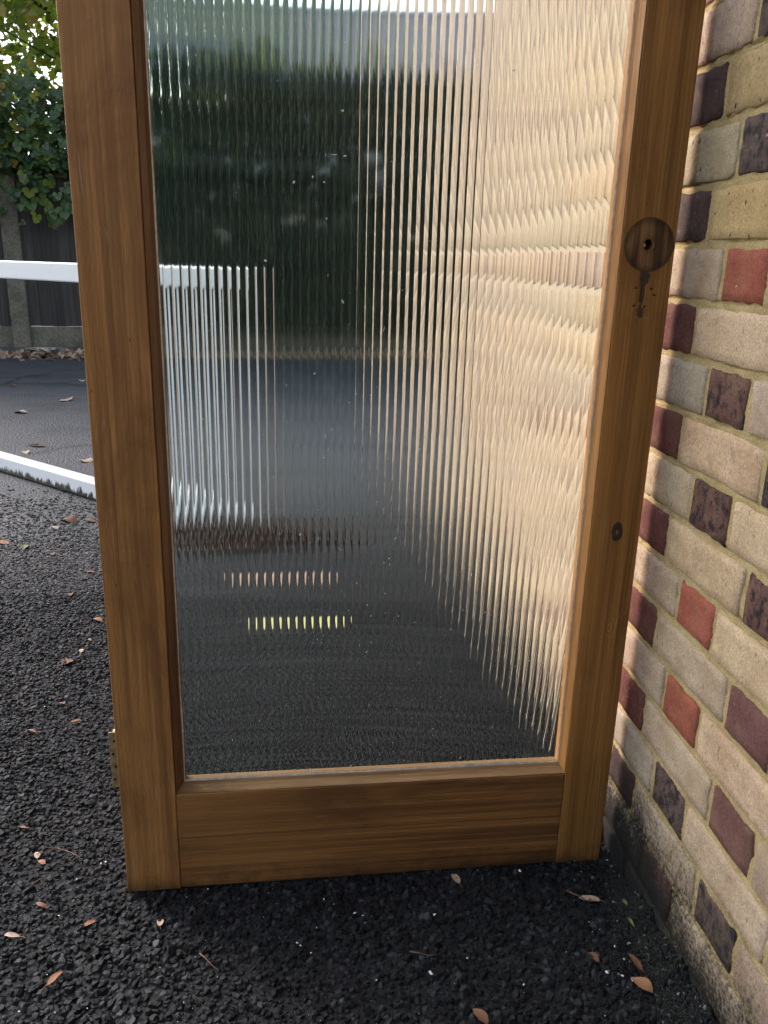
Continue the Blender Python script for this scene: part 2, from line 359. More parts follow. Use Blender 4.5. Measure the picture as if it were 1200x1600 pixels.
M['dead_green'] = mat_dead('dead_leaf_green', (0.16, 0.19, 0.05), (0.22, 0.24, 0.08))
M['damp_leaf'] = mat_dead('damp_leaf', (0.035, 0.020, 0.012), (0.12, 0.06, 0.032))
M['litter'] = mat_dead('leaf_litter', (0.17, 0.10, 0.06), (0.48, 0.34, 0.22))
M['twig'] = simple('twig_bark', (0.16, 0.09, 0.05), 0.8, scale=200, var=0.4)
M['bark'] = simple('bark', (0.05, 0.038, 0.028), 0.95, scale=40, var=0.5, bump=0.6)
M['chip'] = simple('pale_chip', (0.75, 0.75, 0.73), 0.6)

# ------------------------------------------------------------------ mesh helpers
def link(o, parent=None):
    col.objects.link(o)
    if parent is not None: o.parent = parent
    return o
def tag(o, label=None, cat=None, group=None, kind=None):
    if label: o['label'] = label
    if cat: o['category'] = cat
    if group: o['group'] = group
    if kind: o['kind'] = kind
    return o
def empty(name, loc=(0, 0, 0), rot=(0, 0, 0)):
    o = bpy.data.objects.new(name, None); o.location = loc; o.rotation_euler = rot; o.empty_display_size = 0.1
    return link(o)
def mesh(name, verts, faces, mat=None, smooth=False):
    me = bpy.data.meshes.new(name)
    me.from_pydata([tuple(v) for v in verts], [], [tuple(f) for f in faces])
    if mat: me.materials.append(mat)
    if smooth: me.polygons.foreach_set('use_smooth', [True] * len(me.polygons))
    me.update()
    return me
def fast_mesh(name, V, F, mat=None, smooth=False, tone=None):
    """V (n,3), F (m,k) all faces with k corners"""
    me = bpy.data.meshes.new(name)
    V = np.ascontiguousarray(V, np.float32); F = np.ascontiguousarray(F, np.int32)
    m, k = F.shape
    me.vertices.add(len(V)); me.vertices.foreach_set('co', V.ravel())
    me.loops.add(m * k); me.loops.foreach_set('vertex_index', F.ravel())
    me.polygons.add(m); me.polygons.foreach_set('loop_start', np.arange(0, m * k, k, dtype=np.int32))
    me.polygons.foreach_set('use_smooth', np.full(m, bool(smooth)))
    if mat: me.materials.append(mat)
    if tone is not None:
        a = me.color_attributes.new('tone', 'FLOAT_COLOR', 'POINT')
        a.data.foreach_set('color', np.ascontiguousarray(tone, np.float32).ravel())
    me.update(calc_edges=True); me.validate()
    return me
def obj(name, me, parent=None, loc=None, rot=None):
    o = bpy.data.objects.new(name, me)
    if loc is not None: o.location = loc
    if rot is not None: o.rotation_euler = rot
    return link(o, parent)
def box_bm(x0, x1, y0, y1, z0, z1, bev=0.0, seg=2):
    bm = bmesh.new()
    bmesh.ops.create_cube(bm, size=1)
    for v in bm.verts:
        v.co = ((x0 + x1) / 2 + v.co.x * (x1 - x0), (y0 + y1) / 2 + v.co.y * (y1 - y0), (z0 + z1) / 2 + v.co.z * (z1 - z0))
    if bev: bmesh.ops.bevel(bm, geom=bm.edges[:], offset=bev, segments=seg, profile=0.5, affect='EDGES')
    return bm
def bm_mesh(name, bm, mat=None, smooth=False):
    me = bpy.data.meshes.new(name); bm.to_mesh(me); bm.free()
    if mat: me.materials.append(mat)
    if smooth: me.polygons.foreach_set('use_smooth', [True] * len(me.polygons))
    return me
def box(name, dims, mat, parent=None, bev=0.0, seg=2, loc=None, rot=None):
    return obj(name, bm_mesh(name, box_bm(*dims, bev, seg), mat), parent, loc, rot)
def cyl_bm(r, depth, n=24, axis='y', bm=None, at=(0, 0, 0), sx=1.0, sz=1.0):
    bm = bm or bmesh.new()
    a = [bm.verts.new((at[0] + math.cos(2 * math.pi * i / n) * r * sx, at[1], at[2] + math.sin(2 * math.pi * i / n) * r * sz)) for i in range(n)]
    b = [bm.verts.new((v.co.x, at[1] + depth, v.co.z)) for v in a]
    bm.faces.new(a); bm.faces.new(b[::-1])
    for i in range(n): bm.faces.new((a[(i + 1) % n], a[i], b[i], b[(i + 1) % n]))
    bmesh.ops.recalc_face_normals(bm, faces=bm.faces[:])
    return bm
def tube(name, pts, r0, r1, mat, parent=None, n=6):
    V, F = [], []
    pts = [Vector(p) for p in pts]
    for i, p in enumerate(pts):
        d = (pts[min(i + 1, len(pts) - 1)] - pts[max(i - 1, 0)]).normalized()
        a = d.orthogonal().normalized(); b = d.cross(a)
        r = r0 + (r1 - r0) * i / (len(pts) - 1)
        for k in range(n):
            th = 2 * math.pi * k / n
            V.append(p + a * math.cos(th) * r + b * math.sin(th) * r)
    for i in range(len(pts) - 1):
        for k in range(n):
            F.append((i * n + k, i * n + (k + 1) % n, (i + 1) * n + (k + 1) % n, (i + 1) * n + k))
    F.append(tuple(range(n))[::-1]); F.append(tuple(range(len(V) - n, len(V))))
    return obj(name, mesh(name, V, F, mat, True), parent)
def cut(o, cutters):
    """subtract the meshes in cutters from o, keep only the result"""
    tmp = []
    for me in cutters:
        c = bpy.data.objects.new('cutter', me); c.matrix_world = Matrix.Identity(4); col.objects.link(c); c.parent = o.parent; tmp.append(c)
        b = o.modifiers.new('cut', 'BOOLEAN'); b.operation = 'DIFFERENCE'; b.solver = 'EXACT'; b.object = c
    bpy.context.view_layer.update()
    dg = bpy.context.evaluated_depsgraph_get()
    me = bpy.data.meshes.new_from_object(o.evaluated_get(dg))
    me.name = o.data.name; o.modifiers.clear(); o.data = me
    for c in tmp: bpy.data.objects.remove(c)

# ------------------------------------------------------------------ ground
def sheet(name, x0, x1, y0, y1, z, mat):
    o = obj(name, mesh(name, [(x0, y0, z), (x1, y0, z), (x1, y1, z), (x0, y1, z)], [(0, 1, 2, 3)], mat))
    return tag(o, kind='structure')
sheet('ground', -900, 900, -900, 900, -0.02, M['earth'])
sheet('tarmac_yard', -16, 12, -9, 9.6, 0.0, M['tarmac'])

WX, WY, WAL, WV0, WUS = 0.41965, 1.15168, -1.46716, 0.13052, 0.972
wu = Vector((math.cos(WAL), math.sin(WAL), 0))
win = Vector((-wu.y, wu.x, 0))                       # into the wall
def wall_x(y): return WX + (y - WY) * wu.x / wu.y

# chippings of the open tarmac, each a small faceted stone; too many to count
def stones():
    sp_ = 0.0093
    xs = np.arange(-2.6, 0.62, sp_); ys = np.arange(0.55, 3.5, sp_ * 0.87)
    X, Y = np.meshgrid(xs, ys); X = X + (np.arange(len(ys)) % 2)[:, None] * sp_ * 0.5
    X = X.ravel() + rng.uniform(-.42, .42, X.size) * sp_; Y = Y.ravel() + rng.uniform(-.42, .42, Y.size) * sp_
    keep = X < WX + (Y - WY) * wu.x / wu.y + 0.01
    edge = X - (-0.66 * Y - 0.14)                     # what the frame can show, with a margin for a step aside
    keep &= (edge > 0) | (rng.uniform(0, 1, X.size) < np.clip(1 + edge / 0.55, 0, 1) * 0.9)
    keep &= (Y < 2.35) | (rng.uniform(0, 1, X.size) < (3.5 - Y) / 1.15)
    X, Y = X[keep], Y[keep]
    n = len(X); K = 6
    patch = np.array([mnoise.noise((x * 5, y * 5, 0.3)) for x, y in zip(X, Y)])
    size = sp_ * rng.uniform(0.42, 0.92, n) * (1 + 0.2 * patch)
    asp = rng.uniform(0.65, 1.0, n); th = rng.uniform(0, 2 * np.pi, n)
    hgt = size * rng.uniform(0.28, 0.95, n) * np.where(Y > 2.3, 0.7, 1.0)
    ang = (np.arange(K) / K * 2 * np.pi)[None] + rng.uniform(-.35, .35, (n, K))
    r0 = rng.uniform(0.8, 1.15, (n, K)); r1 = r0 * rng.uniform(0.45, 0.85, (n, K))
    def ring(r, z):
        px = np.cos(ang) * r * size[:, None]; py = np.sin(ang) * r * (size * asp)[:, None]
        c, s = np.cos(th)[:, None], np.sin(th)[:, None]
        return np.stack([X[:, None] + px * c - py * s, Y[:, None] + px * s + py * c, z], -1)
    tilt = rng.uniform(-.35, .35, (n, 2))
    z1 = hgt[:, None] * (1 + tilt[:, :1] * np.cos(ang) + tilt[:, 1:] * np.sin(ang)) * rng.uniform(.75, 1.1, (n, K))
    A = ring(r0, np.full((n, K), -0.001)); B = ring(r1, z1 - 0.0008)
    T = np.stack([X, Y, hgt * rng.uniform(.95, 1.15, n) - 0.0008], -1)[:, None]
    V = np.concatenate([A, B, T], 1)                  # n, 13, 3
    f = []
    for k in range(K):
        j = (k + 1) % K
        f += [(k, j, K + j), (k, K + j, K + k), (K + k, K + j, 2 * K)]
    F = np.array(f)[None] + (np.arange(n) * (2 * K + 1))[:, None, None]
    tone = np.clip(rng.lognormal(-4.75, 0.75, n), 0.003, 0.07) * (1 + 0.25 * patch)
    tone = tone * (1 + 1.5 * np.clip((Y - 1.45) / 1.2, 0, 1))
    tone = np.where(rng.uniform(0, 1, n) < 0.05, rng.uniform(0.022, 0.045, n), tone)
    C = np.stack([tone * rng.uniform(.94, 1.04, n), tone * 0.99, tone * rng.uniform(1.0, 1.12, n), np.ones(n)], -1)
    C = np.repeat(C[:, None], 2 * K + 1, 1)
    o = obj('tarmac_chippings', fast_mesh('tarmac_chippings', V.reshape(-1, 3), F.reshape(-1, 3), M['aggregate'], tone=C.reshape(-1, 4)))
    tag(o, 'black stone chippings of the open textured tarmac', 'gravel', kind='stuff')
stones()
def wall_foot_grit():
    n = 17000; K = 5
    u = rng.uniform(-0.30, 0.62, n); d = np.abs(rng.normal(0, 0.026, n)) + 0.001
    hn = np.array([mnoise.noise((a * 11, 3.0, 0)) + 0.6 * mnoise.noise((a * 37, 8.0, 0)) for a in u])
    top = np.clip(0.042 + 0.028 * hn, 0.006, None)
    top = top * np.where(u < -0.10, 1.0, np.clip((u - 0.0) / 0.10, 0.0, 1.0))
    z = top * np.clip(1 - d / 0.055, 0, 1) * rng.uniform(0.75, 1.05, n)
    X = WX + u * wu.x - win.x * d; Y = WY + u * wu.y - win.y * d
    r = rng.uniform(0.0012, 0.0046, n); ang = (np.arange(K) / K * 2 * np.pi)[None] + rng.uniform(-.4, .4, (n, K))
    rr = r[:, None] * rng.uniform(.7, 1.2, (n, K))
    A = np.stack([X[:, None] + np.cos(ang) * rr, Y[:, None] + np.sin(ang) * rr, np.repeat(z[:, None], K, 1) - r[:, None] * 1.3], -1)
    B = np.stack([X[:, None] + np.cos(ang) * rr * .7, Y[:, None] + np.sin(ang) * rr * .7, z[:, None] + r[:, None] * rng.uniform(.3, .8, (n, K))], -1)
    T = np.stack([X, Y, z + r * .8], -1)[:, None]
    V = np.concatenate([A, B, T], 1); f = []
    for k in range(K):
        j = (k + 1) % K; f += [(k, j, K + j), (k, K + j, K + k), (K + k, K + j, 2 * K)]
    F = np.array(f)[None] + (np.arange(n) * (2 * K + 1))[:, None, None]
    tone = np.where(rng.uniform(0, 1, n) < 0.022, rng.uniform(.08, .30, n), rng.uniform(.005, .024, n))
    C = np.repeat(np.stack([tone * 1.06, tone, tone * .9, np.ones(n)], -1)[:, None], 2 * K + 1, 1)
    o = obj('grit_drift', fast_mesh('grit_drift', V.reshape(-1, 3), F.reshape(-1, 3), M['aggregate'], tone=C.reshape(-1, 4)))
    tag(o, 'dark grit and dirt banked along the foot of the brick wall', 'grit', kind='stuff')
wall_foot_grit()

# ------------------------------------------------------------------ brick wall
wall = empty('brick_wall', (WX, WY, 0), (0, 0, WAL))
tag(wall, 'mottled brick wall in alternating long and short bricks with yellow mortar, beside the door', 'wall')
U0, U1, ZT = -2.62, 1.25, 2.46                        # far end, near end, top (local x runs towards the camera)

def brick_mesh(w, h, seed, fine):
    """front face at local y=0 looking along -y, ragged edges, body behind"""
    rs = random.Random(seed)
    nx, nz = (max(6, int(w / 0.012)), 7) if fine else (4, 3)
    so = rs.uniform(0, 100)
    V, F = [], []
    rag = 0.0032 if fine else 0.001
    for j in range(nz + 1):
        for i in range(nx + 1):
            # grid lines gather near the rim
            def sp1(k, n): 
                if k == 0: return 0.0
                if k == n: return 1.0
                return INS + (1 - 2 * INS) * (k - 1) / (n - 2)
            INS = 0.0024 / w; a = sp1(i, nx)
            INS = 0.0024 / h; b = sp1(j, nz)
            x, z = a * w, b * h
            rim = i in (0, nx) or j in (0, nz)
            corner = i in (0, nx) and j in (0, nz)
            nv = mnoise.noise_vector((x * 70 + so, z * 70, so))
            n2 = mnoise.noise((x * 16 + so, z * 16, 3.1))
            x += nv.x * rag * (1.2 if i in (0, nx) else 0.5); z += nv.z * rag * (1.2 if j in (0, nz) else 0.5)
            y = n2 * (0.0014 if fine else 0.0003) + nv.y * (0.0007 if fine else 0.0)
            if rim: y += (0.0022 + abs(nv.y) * 0.003) * (1.0 if fine else 0.3)
            if corner:
                x += (0.0022 if i == 0 else -0.0022); z += (0.0018 if j == 0 else -0.0018); y += 0.0015
            V.append((x, y, z))
    idx = lambda i, j: j * (nx + 1) + i
    for j in range(nz):
        for i in range(nx):
            F.append((idx(i, j), idx(i + 1, j), idx(i + 1, j + 1), idx(i, j + 1)))
    rimv = [idx(i, 0) for i in range(nx + 1)] + [idx(nx, j) for j in range(1, nz + 1)] + [idx(i, nz) for i in range(nx - 1, -1, -1)] + [idx(0, j) for j in range(nz - 1, 0, -1)]
    base = len(V)
    for k in rimv: V.append((V[k][0], 0.028, V[k][2]))
    m = len(rimv)
    for k in range(m):
        F.append((rimv[(k + 1) % m], rimv[k], base + k, base + (k + 1) % m))
    me = mesh('brick', V, F, None, True)
    return me

PALE = [(0.50, 0.395, 0.30), (0.53, 0.41, 0.31), (0.475, 0.385, 0.305), (0.51, 0.38, 0.29), (0.45, 0.37, 0.30)]
COLS = dict(dusk=(0.42, 0.25, 0.19), peach=(0.68, 0.470, 0.305), pale=(0.60, 0.440, 0.310), grey=(0.52, 0.405, 0.305), tan=(0.56, 0.395, 0.19), tangrey=(0.50, 0.40, 0.26),
            plum=(0.088, 0.048, 0.044), red=(0.40, 0.115, 0.075), darkred=(0.17, 0.058, 0.046), redbrown=(0.20, 0.10, 0.075), purple=(0.15, 0.098, 0.085), plumred=(0.20, 0.088, 0.075))
KIND = dict(dusk='pale', peach='pale', pale='pale', grey='pale', tan='pitted', tangrey='pitted', plum='red', red='red', darkred='red', redbrown='burnt', purple='burnt', plumred='red')
# (course, column) -> tone, read off the photograph; course 0 is the third above the ground, column counts along the course
SEEN = {}
def put(row, **k):
    for c, v in k.items(): SEEN[(row, c)] = v
# even courses: hA (edge at u=0) sA hB sB ; odd courses: sA (edge at u=56) hA sB
put(15, sA='pale', hA='purple', sB='tan'); put(14, hA='plum', sA='tan', hB='redbrown'); put(13, sA='tangrey', hA='purple', sB='tan')
put(12, hA='plum', sA='tan', hB='darkred'); put(11, sA='pale', hA='red', sB='peach'); put(10, hA='darkred', sA='peach', hB='red')
put(9, sA='grey', hA='redbrown', sB='pale'); put(8, hA='darkred', sA='peach', hB='purple'); put(7, sA='pale', hA='redbrown', sB='peach')
put(6, hA='darkred', sA='peach', hB='redbrown'); put(5, sA='pale', hA='red', sB='peach'); put(4, hA='darkred', sA='pale', hB='plumred')
put(3, sA='pale', hA='red', sB='peach'); put(2, hA='darkred', sA='pale', hB='plumred'); put(1, sA='grey', hA='purple', sB='pale')
put(0, hA='plum', sA='grey', hB='purple'); put(-1, sA='grey', hA='plumred', sB='pale'); put(-2, hA='plum', sA='grey', hB='plum')

rest_V, rest_F, n_rest = {}, {}, {}
cands = []
for row in range(-2, 31):
    z0 = WV0 + 0.075 * row
    h = 0.065
    if z0 + h > ZT: continue
    for per in range(-9, 5):
        if row % 2 == 0:
            items = [('h', per * 337.5 - 102.5, per * 337.5), ('s', per * 337.5 + 10, per * 337.5 + 225)]
        else:
            items = [('s', per * 337.5 - 159, per * 337.5 + 56), ('h', per * 337.5 + 66, per * 337.5 + 168.5)]
        for typ, a, b in items:
            a, b = a / 1000 * WUS, b / 1000 * WUS
            a, b = max(a, U0), min(b, U1)
            if b - a < 0.03: continue
            key = None
            if row % 2 == 0: key = (row, typ + ('A' if per == 0 else 'B' if per == 1 else '_'))
            else:
                if typ == 's': key = (row, 's' + ('A' if per == 0 else 'B' if per == 1 else '_'))
                else: key = (row, 'h' + ('A' if per == 0 else '_'))
            tone = SEEN.get(key)
            if tone is None:
                if typ == 's': tone = random.choice(['peach', 'pale', 'peach', 'pale', 'peach'] if row < 12 else ['peach', 'pale', 'pale', 'pale'])
                else: tone = random.choice(['peach', 'dusk', 'peach', 'pale', 'dusk', 'peach', 'pale'])
            uc = (a + b) / 2
            near = -0.12 < uc < 0.40 and z0 < 1.40
            # how large it shows: bricks in plain view first, then those seen through the glass, nearest first
            rank = 0 if near else (1 if uc < 0 and z0 < 1.9 else 2) + abs(uc) * 0.2
            cands.append((rank, row, a, b, z0, h, tone, near))
cands.sort(key=lambda c: c[0])
pool = {}
for i, (rank, row, a, b, z0, h, tone, near) in enumerate(cands):
    w = b - a
    c = COLS[tone]
    j = 1 + random.uniform(-.07, .07)
    c = (c[0] * j, c[1] * j * random.uniform(.97, 1.03), c[2] * j * random.uniform(.95, 1.05), 1)
    mat = M['brick_' + KIND[tone]]
    if i < 298:
        if near: me = brick_mesh(w, h, i, True)
        else:
            k = (round(w, 3), i % 4)
            if k not in pool: pool[k] = brick_mesh(w, h, 1000 + i, False)
            me = pool[k]
        o = obj('brick', me, wall, (a, random.uniform(-.0012, .0012) * (1.0 if near else 0.3), z0))
        if not me.materials: me.materials.append(mat)
        o.material_slots[0].link = 'OBJECT'; o.material_slots[0].material = mat
        o.color = c
    else:
        rest_V.setdefault(tone, []).append((a, b, z0, h, i))
bmr = bmesh.new()
mats_rest = []
for tone, L in rest_V.items():
    for a, b, z0, h, i in L:
        k = (round(b - a, 3), i % 4)
        if k not in pool: pool[k] = brick_mesh(b - a, h, 1000 + i, False)
        nv = len(bmr.verts); nf = len(bmr.faces)
        bmr.from_mesh(pool[k]); bmr.verts.ensure_lookup_table(); bmr.faces.ensure_lookup_table()
        for v in bmr.verts[nv:]: v.co += Vector((a, 0, z0))
        kk = 'brick_' + KIND[tone]
        if kk not in mats_rest: mats_rest.append(kk)
        for f in bmr.faces[nf:]: f.material_index = mats_rest.index(kk)
me = bpy.data.meshes.new('bricks_beyond_view'); bmr.to_mesh(me); bmr.free()
for kk in mats_rest: me.materials.append(M[kk])
o = obj('brickwork', me, wall); o['kind'] = 'stuff'; o.color = (0.46, 0.33, 0.24, 1)

# mortar: a sheet behind the brick faces with real unevenness near the camera, and the solid core behind
def mortar():
    du = 0.0031
    us = np.arange(-0.16, 0.46, du); zs = np.arange(-0.015, 1.5, du)
    Vm = []
    for z in zs:
        r = (z - WV0) / 0.075
        fr = (r - math.floor(r)) * 0.075                # 0.065-0.075 is the bed joint
        in_bed = fr > 0.063
        for u in us:
            n1 = mnoise.noise((u * 45, z * 45, 1.0)); n2 = mnoise.noise((u * 190, z * 190, 5.0)); n3 = mnoise.noise((u * 12, z * 12, 9.0))
            y = 0.0027 + n1 * 0.0014 + n2 * 0.0011 - max(0, n3 - .1) * 0.0018
            if fr > 0.0705 and 0.1 < z: y += 0.0065 * max(0.0, mnoise.noise((u * 22, math.floor(r) * 3.7, 2.0)) + 0.28)
            if in_bed: y += max(0, 0.0645 - fr + 0.003) * 0.3          # struck back under the brick above
            Vm.append((u, y, z))
    nu, nz = len(us), len(zs)
    I = np.arange(nu * nz).reshape(nz, nu)
    F = np.stack([I[:-1, :-1], I[:-1, 1:], I[1:, 1:], I[1:, :-1]], -1).reshape(-1, 4)
    obj('mortar', fast_mesh('mortar', np.array(Vm), F, M['mortar'], True), wall)
    box('wall_core', (U0 + 0.004, U1, 0.0085, 0.21, -0.02, ZT + 0.01), M['mortar'], wall)
    Vb = []
mortar()
t = NT('clean_mortar'); o = t.coord(); f1 = t.noise(o, 60, 5, 0.7)
M['mortar_clean'] = t.done(t.bsdf(Base_Color=t.ramp(f1, [(0.3, (0.50, 0.375, 0.27)), (0.7, (0.58, 0.435, 0.315))]), Roughness=0.95, Normal=t.bump(f1, 0.5, 0.003)))
# flush mortar of the stretches seen only through the glass or beyond the frame
box('mortar', (U0 + 0.002, -0.162, 0.0013, 0.0083, -0.02, ZT), M['mortar_clean'], wall)
box('mortar', (0.456, U1, 0.0026, 0.0083, -0.02, ZT), M['mortar'], wall)
box('mortar', (-0.158, 0.452, 0.0026, 0.0083, 1.497, ZT), M['mortar'], wall)

# ------------------------------------------------------------------ the door
DX, DY, DBE, DW, DH, DT = -0.40362, 1.08319, 0.12985, 0.800, 1.985, 0.044
door = empty('glazed_door', (DX, DY, 0.0045), (0, R(0.29), DBE))
tag(door, 'brown stained timber door with one tall reeded glass pane, stood on the tarmac against the wall', 'door')
SL, SR, GB, GT = 0.0845, 0.7225, 0.180, 1.875          # inner edges of the stiles, top of bottom rail, underside of top rail

def plank(name, x0, x1, z0, z1, y0, mat, bow=0.0006, wav=0.0):
    """a board with many small facets along its arrises so that the edge is not dead straight"""
    bm = box_bm(x0, x1, y0, DT, z0, z1)
    L = [e for e in bm.edges if abs((e.verts[0].co - e.verts[1].co).z) > 0.3] if (z1 - z0) > (x1 - x0) else [e for e in bm.edges if abs((e.verts[0].co - e.verts[1].co).x) > 0.3]
    bmesh.ops.subdivide_edges(bm, edges=L, cuts=40, use_grid_fill=True)
    bmesh.ops.bevel(bm, geom=[e for e in bm.edges if e.is_manifold and e.calc_face_angle(0) > 1.0], offset=0.0017, segments=2, affect='EDGES', profile=0.5)
    for v in bm.verts:
        n = mnoise.noise_vector((v.co.x * 9 + z0 * 7, v.co.y * 9, v.co.z * 9))
        v.co.x += n.x * bow; v.co.z += n.z * bow * 0.6; v.co.y += abs(n.y) * bow * 0.5
    return obj(name, bm_mesh(name, bm, mat, False), door)
hs_ = plank('stile', 0.0, SL, 0.0, DH, 0.0, M['stile_hinge'])
ls = plank('stile', SR, DW, 0.0, DH, 0.0, M['stile_lock'])
ls['label'] = 'lock stile with the bare mark of an old handle plate and keyhole'
hs_['label'] = 'hinge stile carrying a brass hinge'
plank('bottom_rail', SL + 0.0004, SR - 0.0004, 0.097, GB, 0.0009, M['rail'])
plank('bottom_rail', SL + 0.0004, SR - 0.0004, 0.0012, 0.0963, 0.0014, M['rail'])
plank('top_rail', SL + 0.0004, SR - 0.0004, GT, DH - 0.001, 0.0012, M['rail'])

# glazing beads: sloping from the face of the frame down to the glass, mitred
GX0, GX1, GZ0, GZ1 = SL + 0.0125, SR - 0.0068, GB + 0.0098, GT - 0.009
YG = 0.0225
def bead(name, pts_out, pts_in, mat, step):
    """outer edge at the face, inner edge at the glass; a small step near the glass"""
    o0, o1 = pts_out; i0, i1 = pts_in
    def P(p, y): return (p[0], y, p[1])
    def L(a, b, f): return (a[0] + (b[0] - a[0]) * f, a[1] + (b[1] - a[1]) * f)
    prof = [(0.0, 0.0034), (0.08, 0.0022), (0.52, 0.0140), (0.60, 0.0172), (0.90, 0.0205), (1.0, 0.0224)]
    V, F = [], []
    N = 40
    for k in range(N + 1):
        f = k / N
        for s, y in prof:
            a = L(o0, i0, s); b = L(o1, i1, s)
            q = L(a, b, f)
            n = mnoise.noise((q[0] * 14 + step, q[1] * 14, s * 2)) * 0.0004
            V.append((q[0] + n, y + abs(n) * 0.4, q[1] + n))
        qi = L(i0, i1, f); qo = L(o0, o1, f)
        V.append((qi[0], 0.040, qi[1])); V.append((qo[0], 0.040, qo[1]))
    m = len(prof) + 2
    for k in range(N):
        for j in range(m):
            a, b = k * m + j, k * m + (j + 1) % m
            F.append((a, b, b + m, a + m))
    F.append(tuple(range(m))[::-1]); F.append(tuple(range(N * m, N * m + m)))
    bm = bmesh.new(); me = mesh(name, V, F, mat); bm.from_mesh(me); bmesh.ops.recalc_face_normals(bm, faces=bm.faces[:]); bm.to_mesh(me); bm.free()
    return obj(name, me, door)
e = 0.0006
bead('glazing_bead', ((SL + e, GB + e), (SL + e, GT - e)), ((GX0, GZ0), (GX0, GZ1)), M['bead_shaded'], 1)
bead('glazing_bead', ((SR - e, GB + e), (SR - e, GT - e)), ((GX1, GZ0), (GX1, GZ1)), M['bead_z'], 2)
bead('glazing_bead', ((SL + e, GB + e), (SR - e, GB + e)), ((GX0, GZ0), (GX1, GZ0)), M['bead_x'], 3)
bead('glazing_bead', ((SL + e, GT - e), (SR - e, GT - e)), ((GX0, GZ1), (GX1, GZ1)), M['bead_x'], 4)

# reeded glass: smooth towards the camera, vertical reeds on the far side
def glass():
    x0, x1, z0, z1 = GX0 - 0.006, GX1 + 0.006, GZ0 - 0.006, GZ1 + 0.006
    n = round((x1 - x0) / 0.01125); pitch = (x1 - x0) / n; seg = 12; nz = 44
    yf, yb, sag = YG + 0.0008, YG + 0.0052, 0.00066
    V, F = [], []
    zs = np.linspace(z0, z1, nz + 1)
    for r in range(n):
        base = len(V)
        ph = random.uniform(0, 50); amp = random.uniform(0.93, 1.07)
        for z in zs:
            w0 = mnoise.noise((ph, z * 5, 0.0)) * 0.02; w1 = 1 + mnoise.noise((ph, z * 7, 4.0)) * 0.03
            for s in range(seg + 1):
                u = s / seg * 2 - 1
                uu = u - w0 * (1 - u * u)
                y = yb + sag * amp * w1 * (1 - uu * uu)
                V.append((x0 + (r + s / seg) * pitch, y, z))
        for k in range(nz):
            for s in range(seg):
                a = base + k * (seg + 1) + s
                F.append((a, a + seg + 1, a + seg + 2, a + 1))
    b = len(V)
    V += [(x0, yf, z0), (x1, yf, z0), (x1, yf, z1), (x0, yf, z1)]
    F.append((b, b + 1, b + 2, b + 3))
    c = len(V)
    V += [(x0, yf, z0), (x0, yf, z1), (x0, yb, z1), (x0, yb, z0), (x1, yf, z0), (x1, yb, z0), (x1, yb, z1), (x1, yf, z1),
          (x0, yf, z0), (x0, yb, z0), (x1, yb, z0), (x1, yf, z0), (x0, yf, z1), (x1, yf, z1), (x1, yb, z1), (x0, yb, z1)]
    for k in range(4): F.append((c + k * 4, c + k * 4 + 1, c + k * 4 + 2, c + k * 4 + 3))
    F = np.array(F)
    me = fast_mesh('glass_pane', np.array(V), F, M['glass'], True)
    return obj('glass_pane', me, door)
gp = glass()
gp['label'] = 'vertically reeded clear glass pane flecked with dried paint'
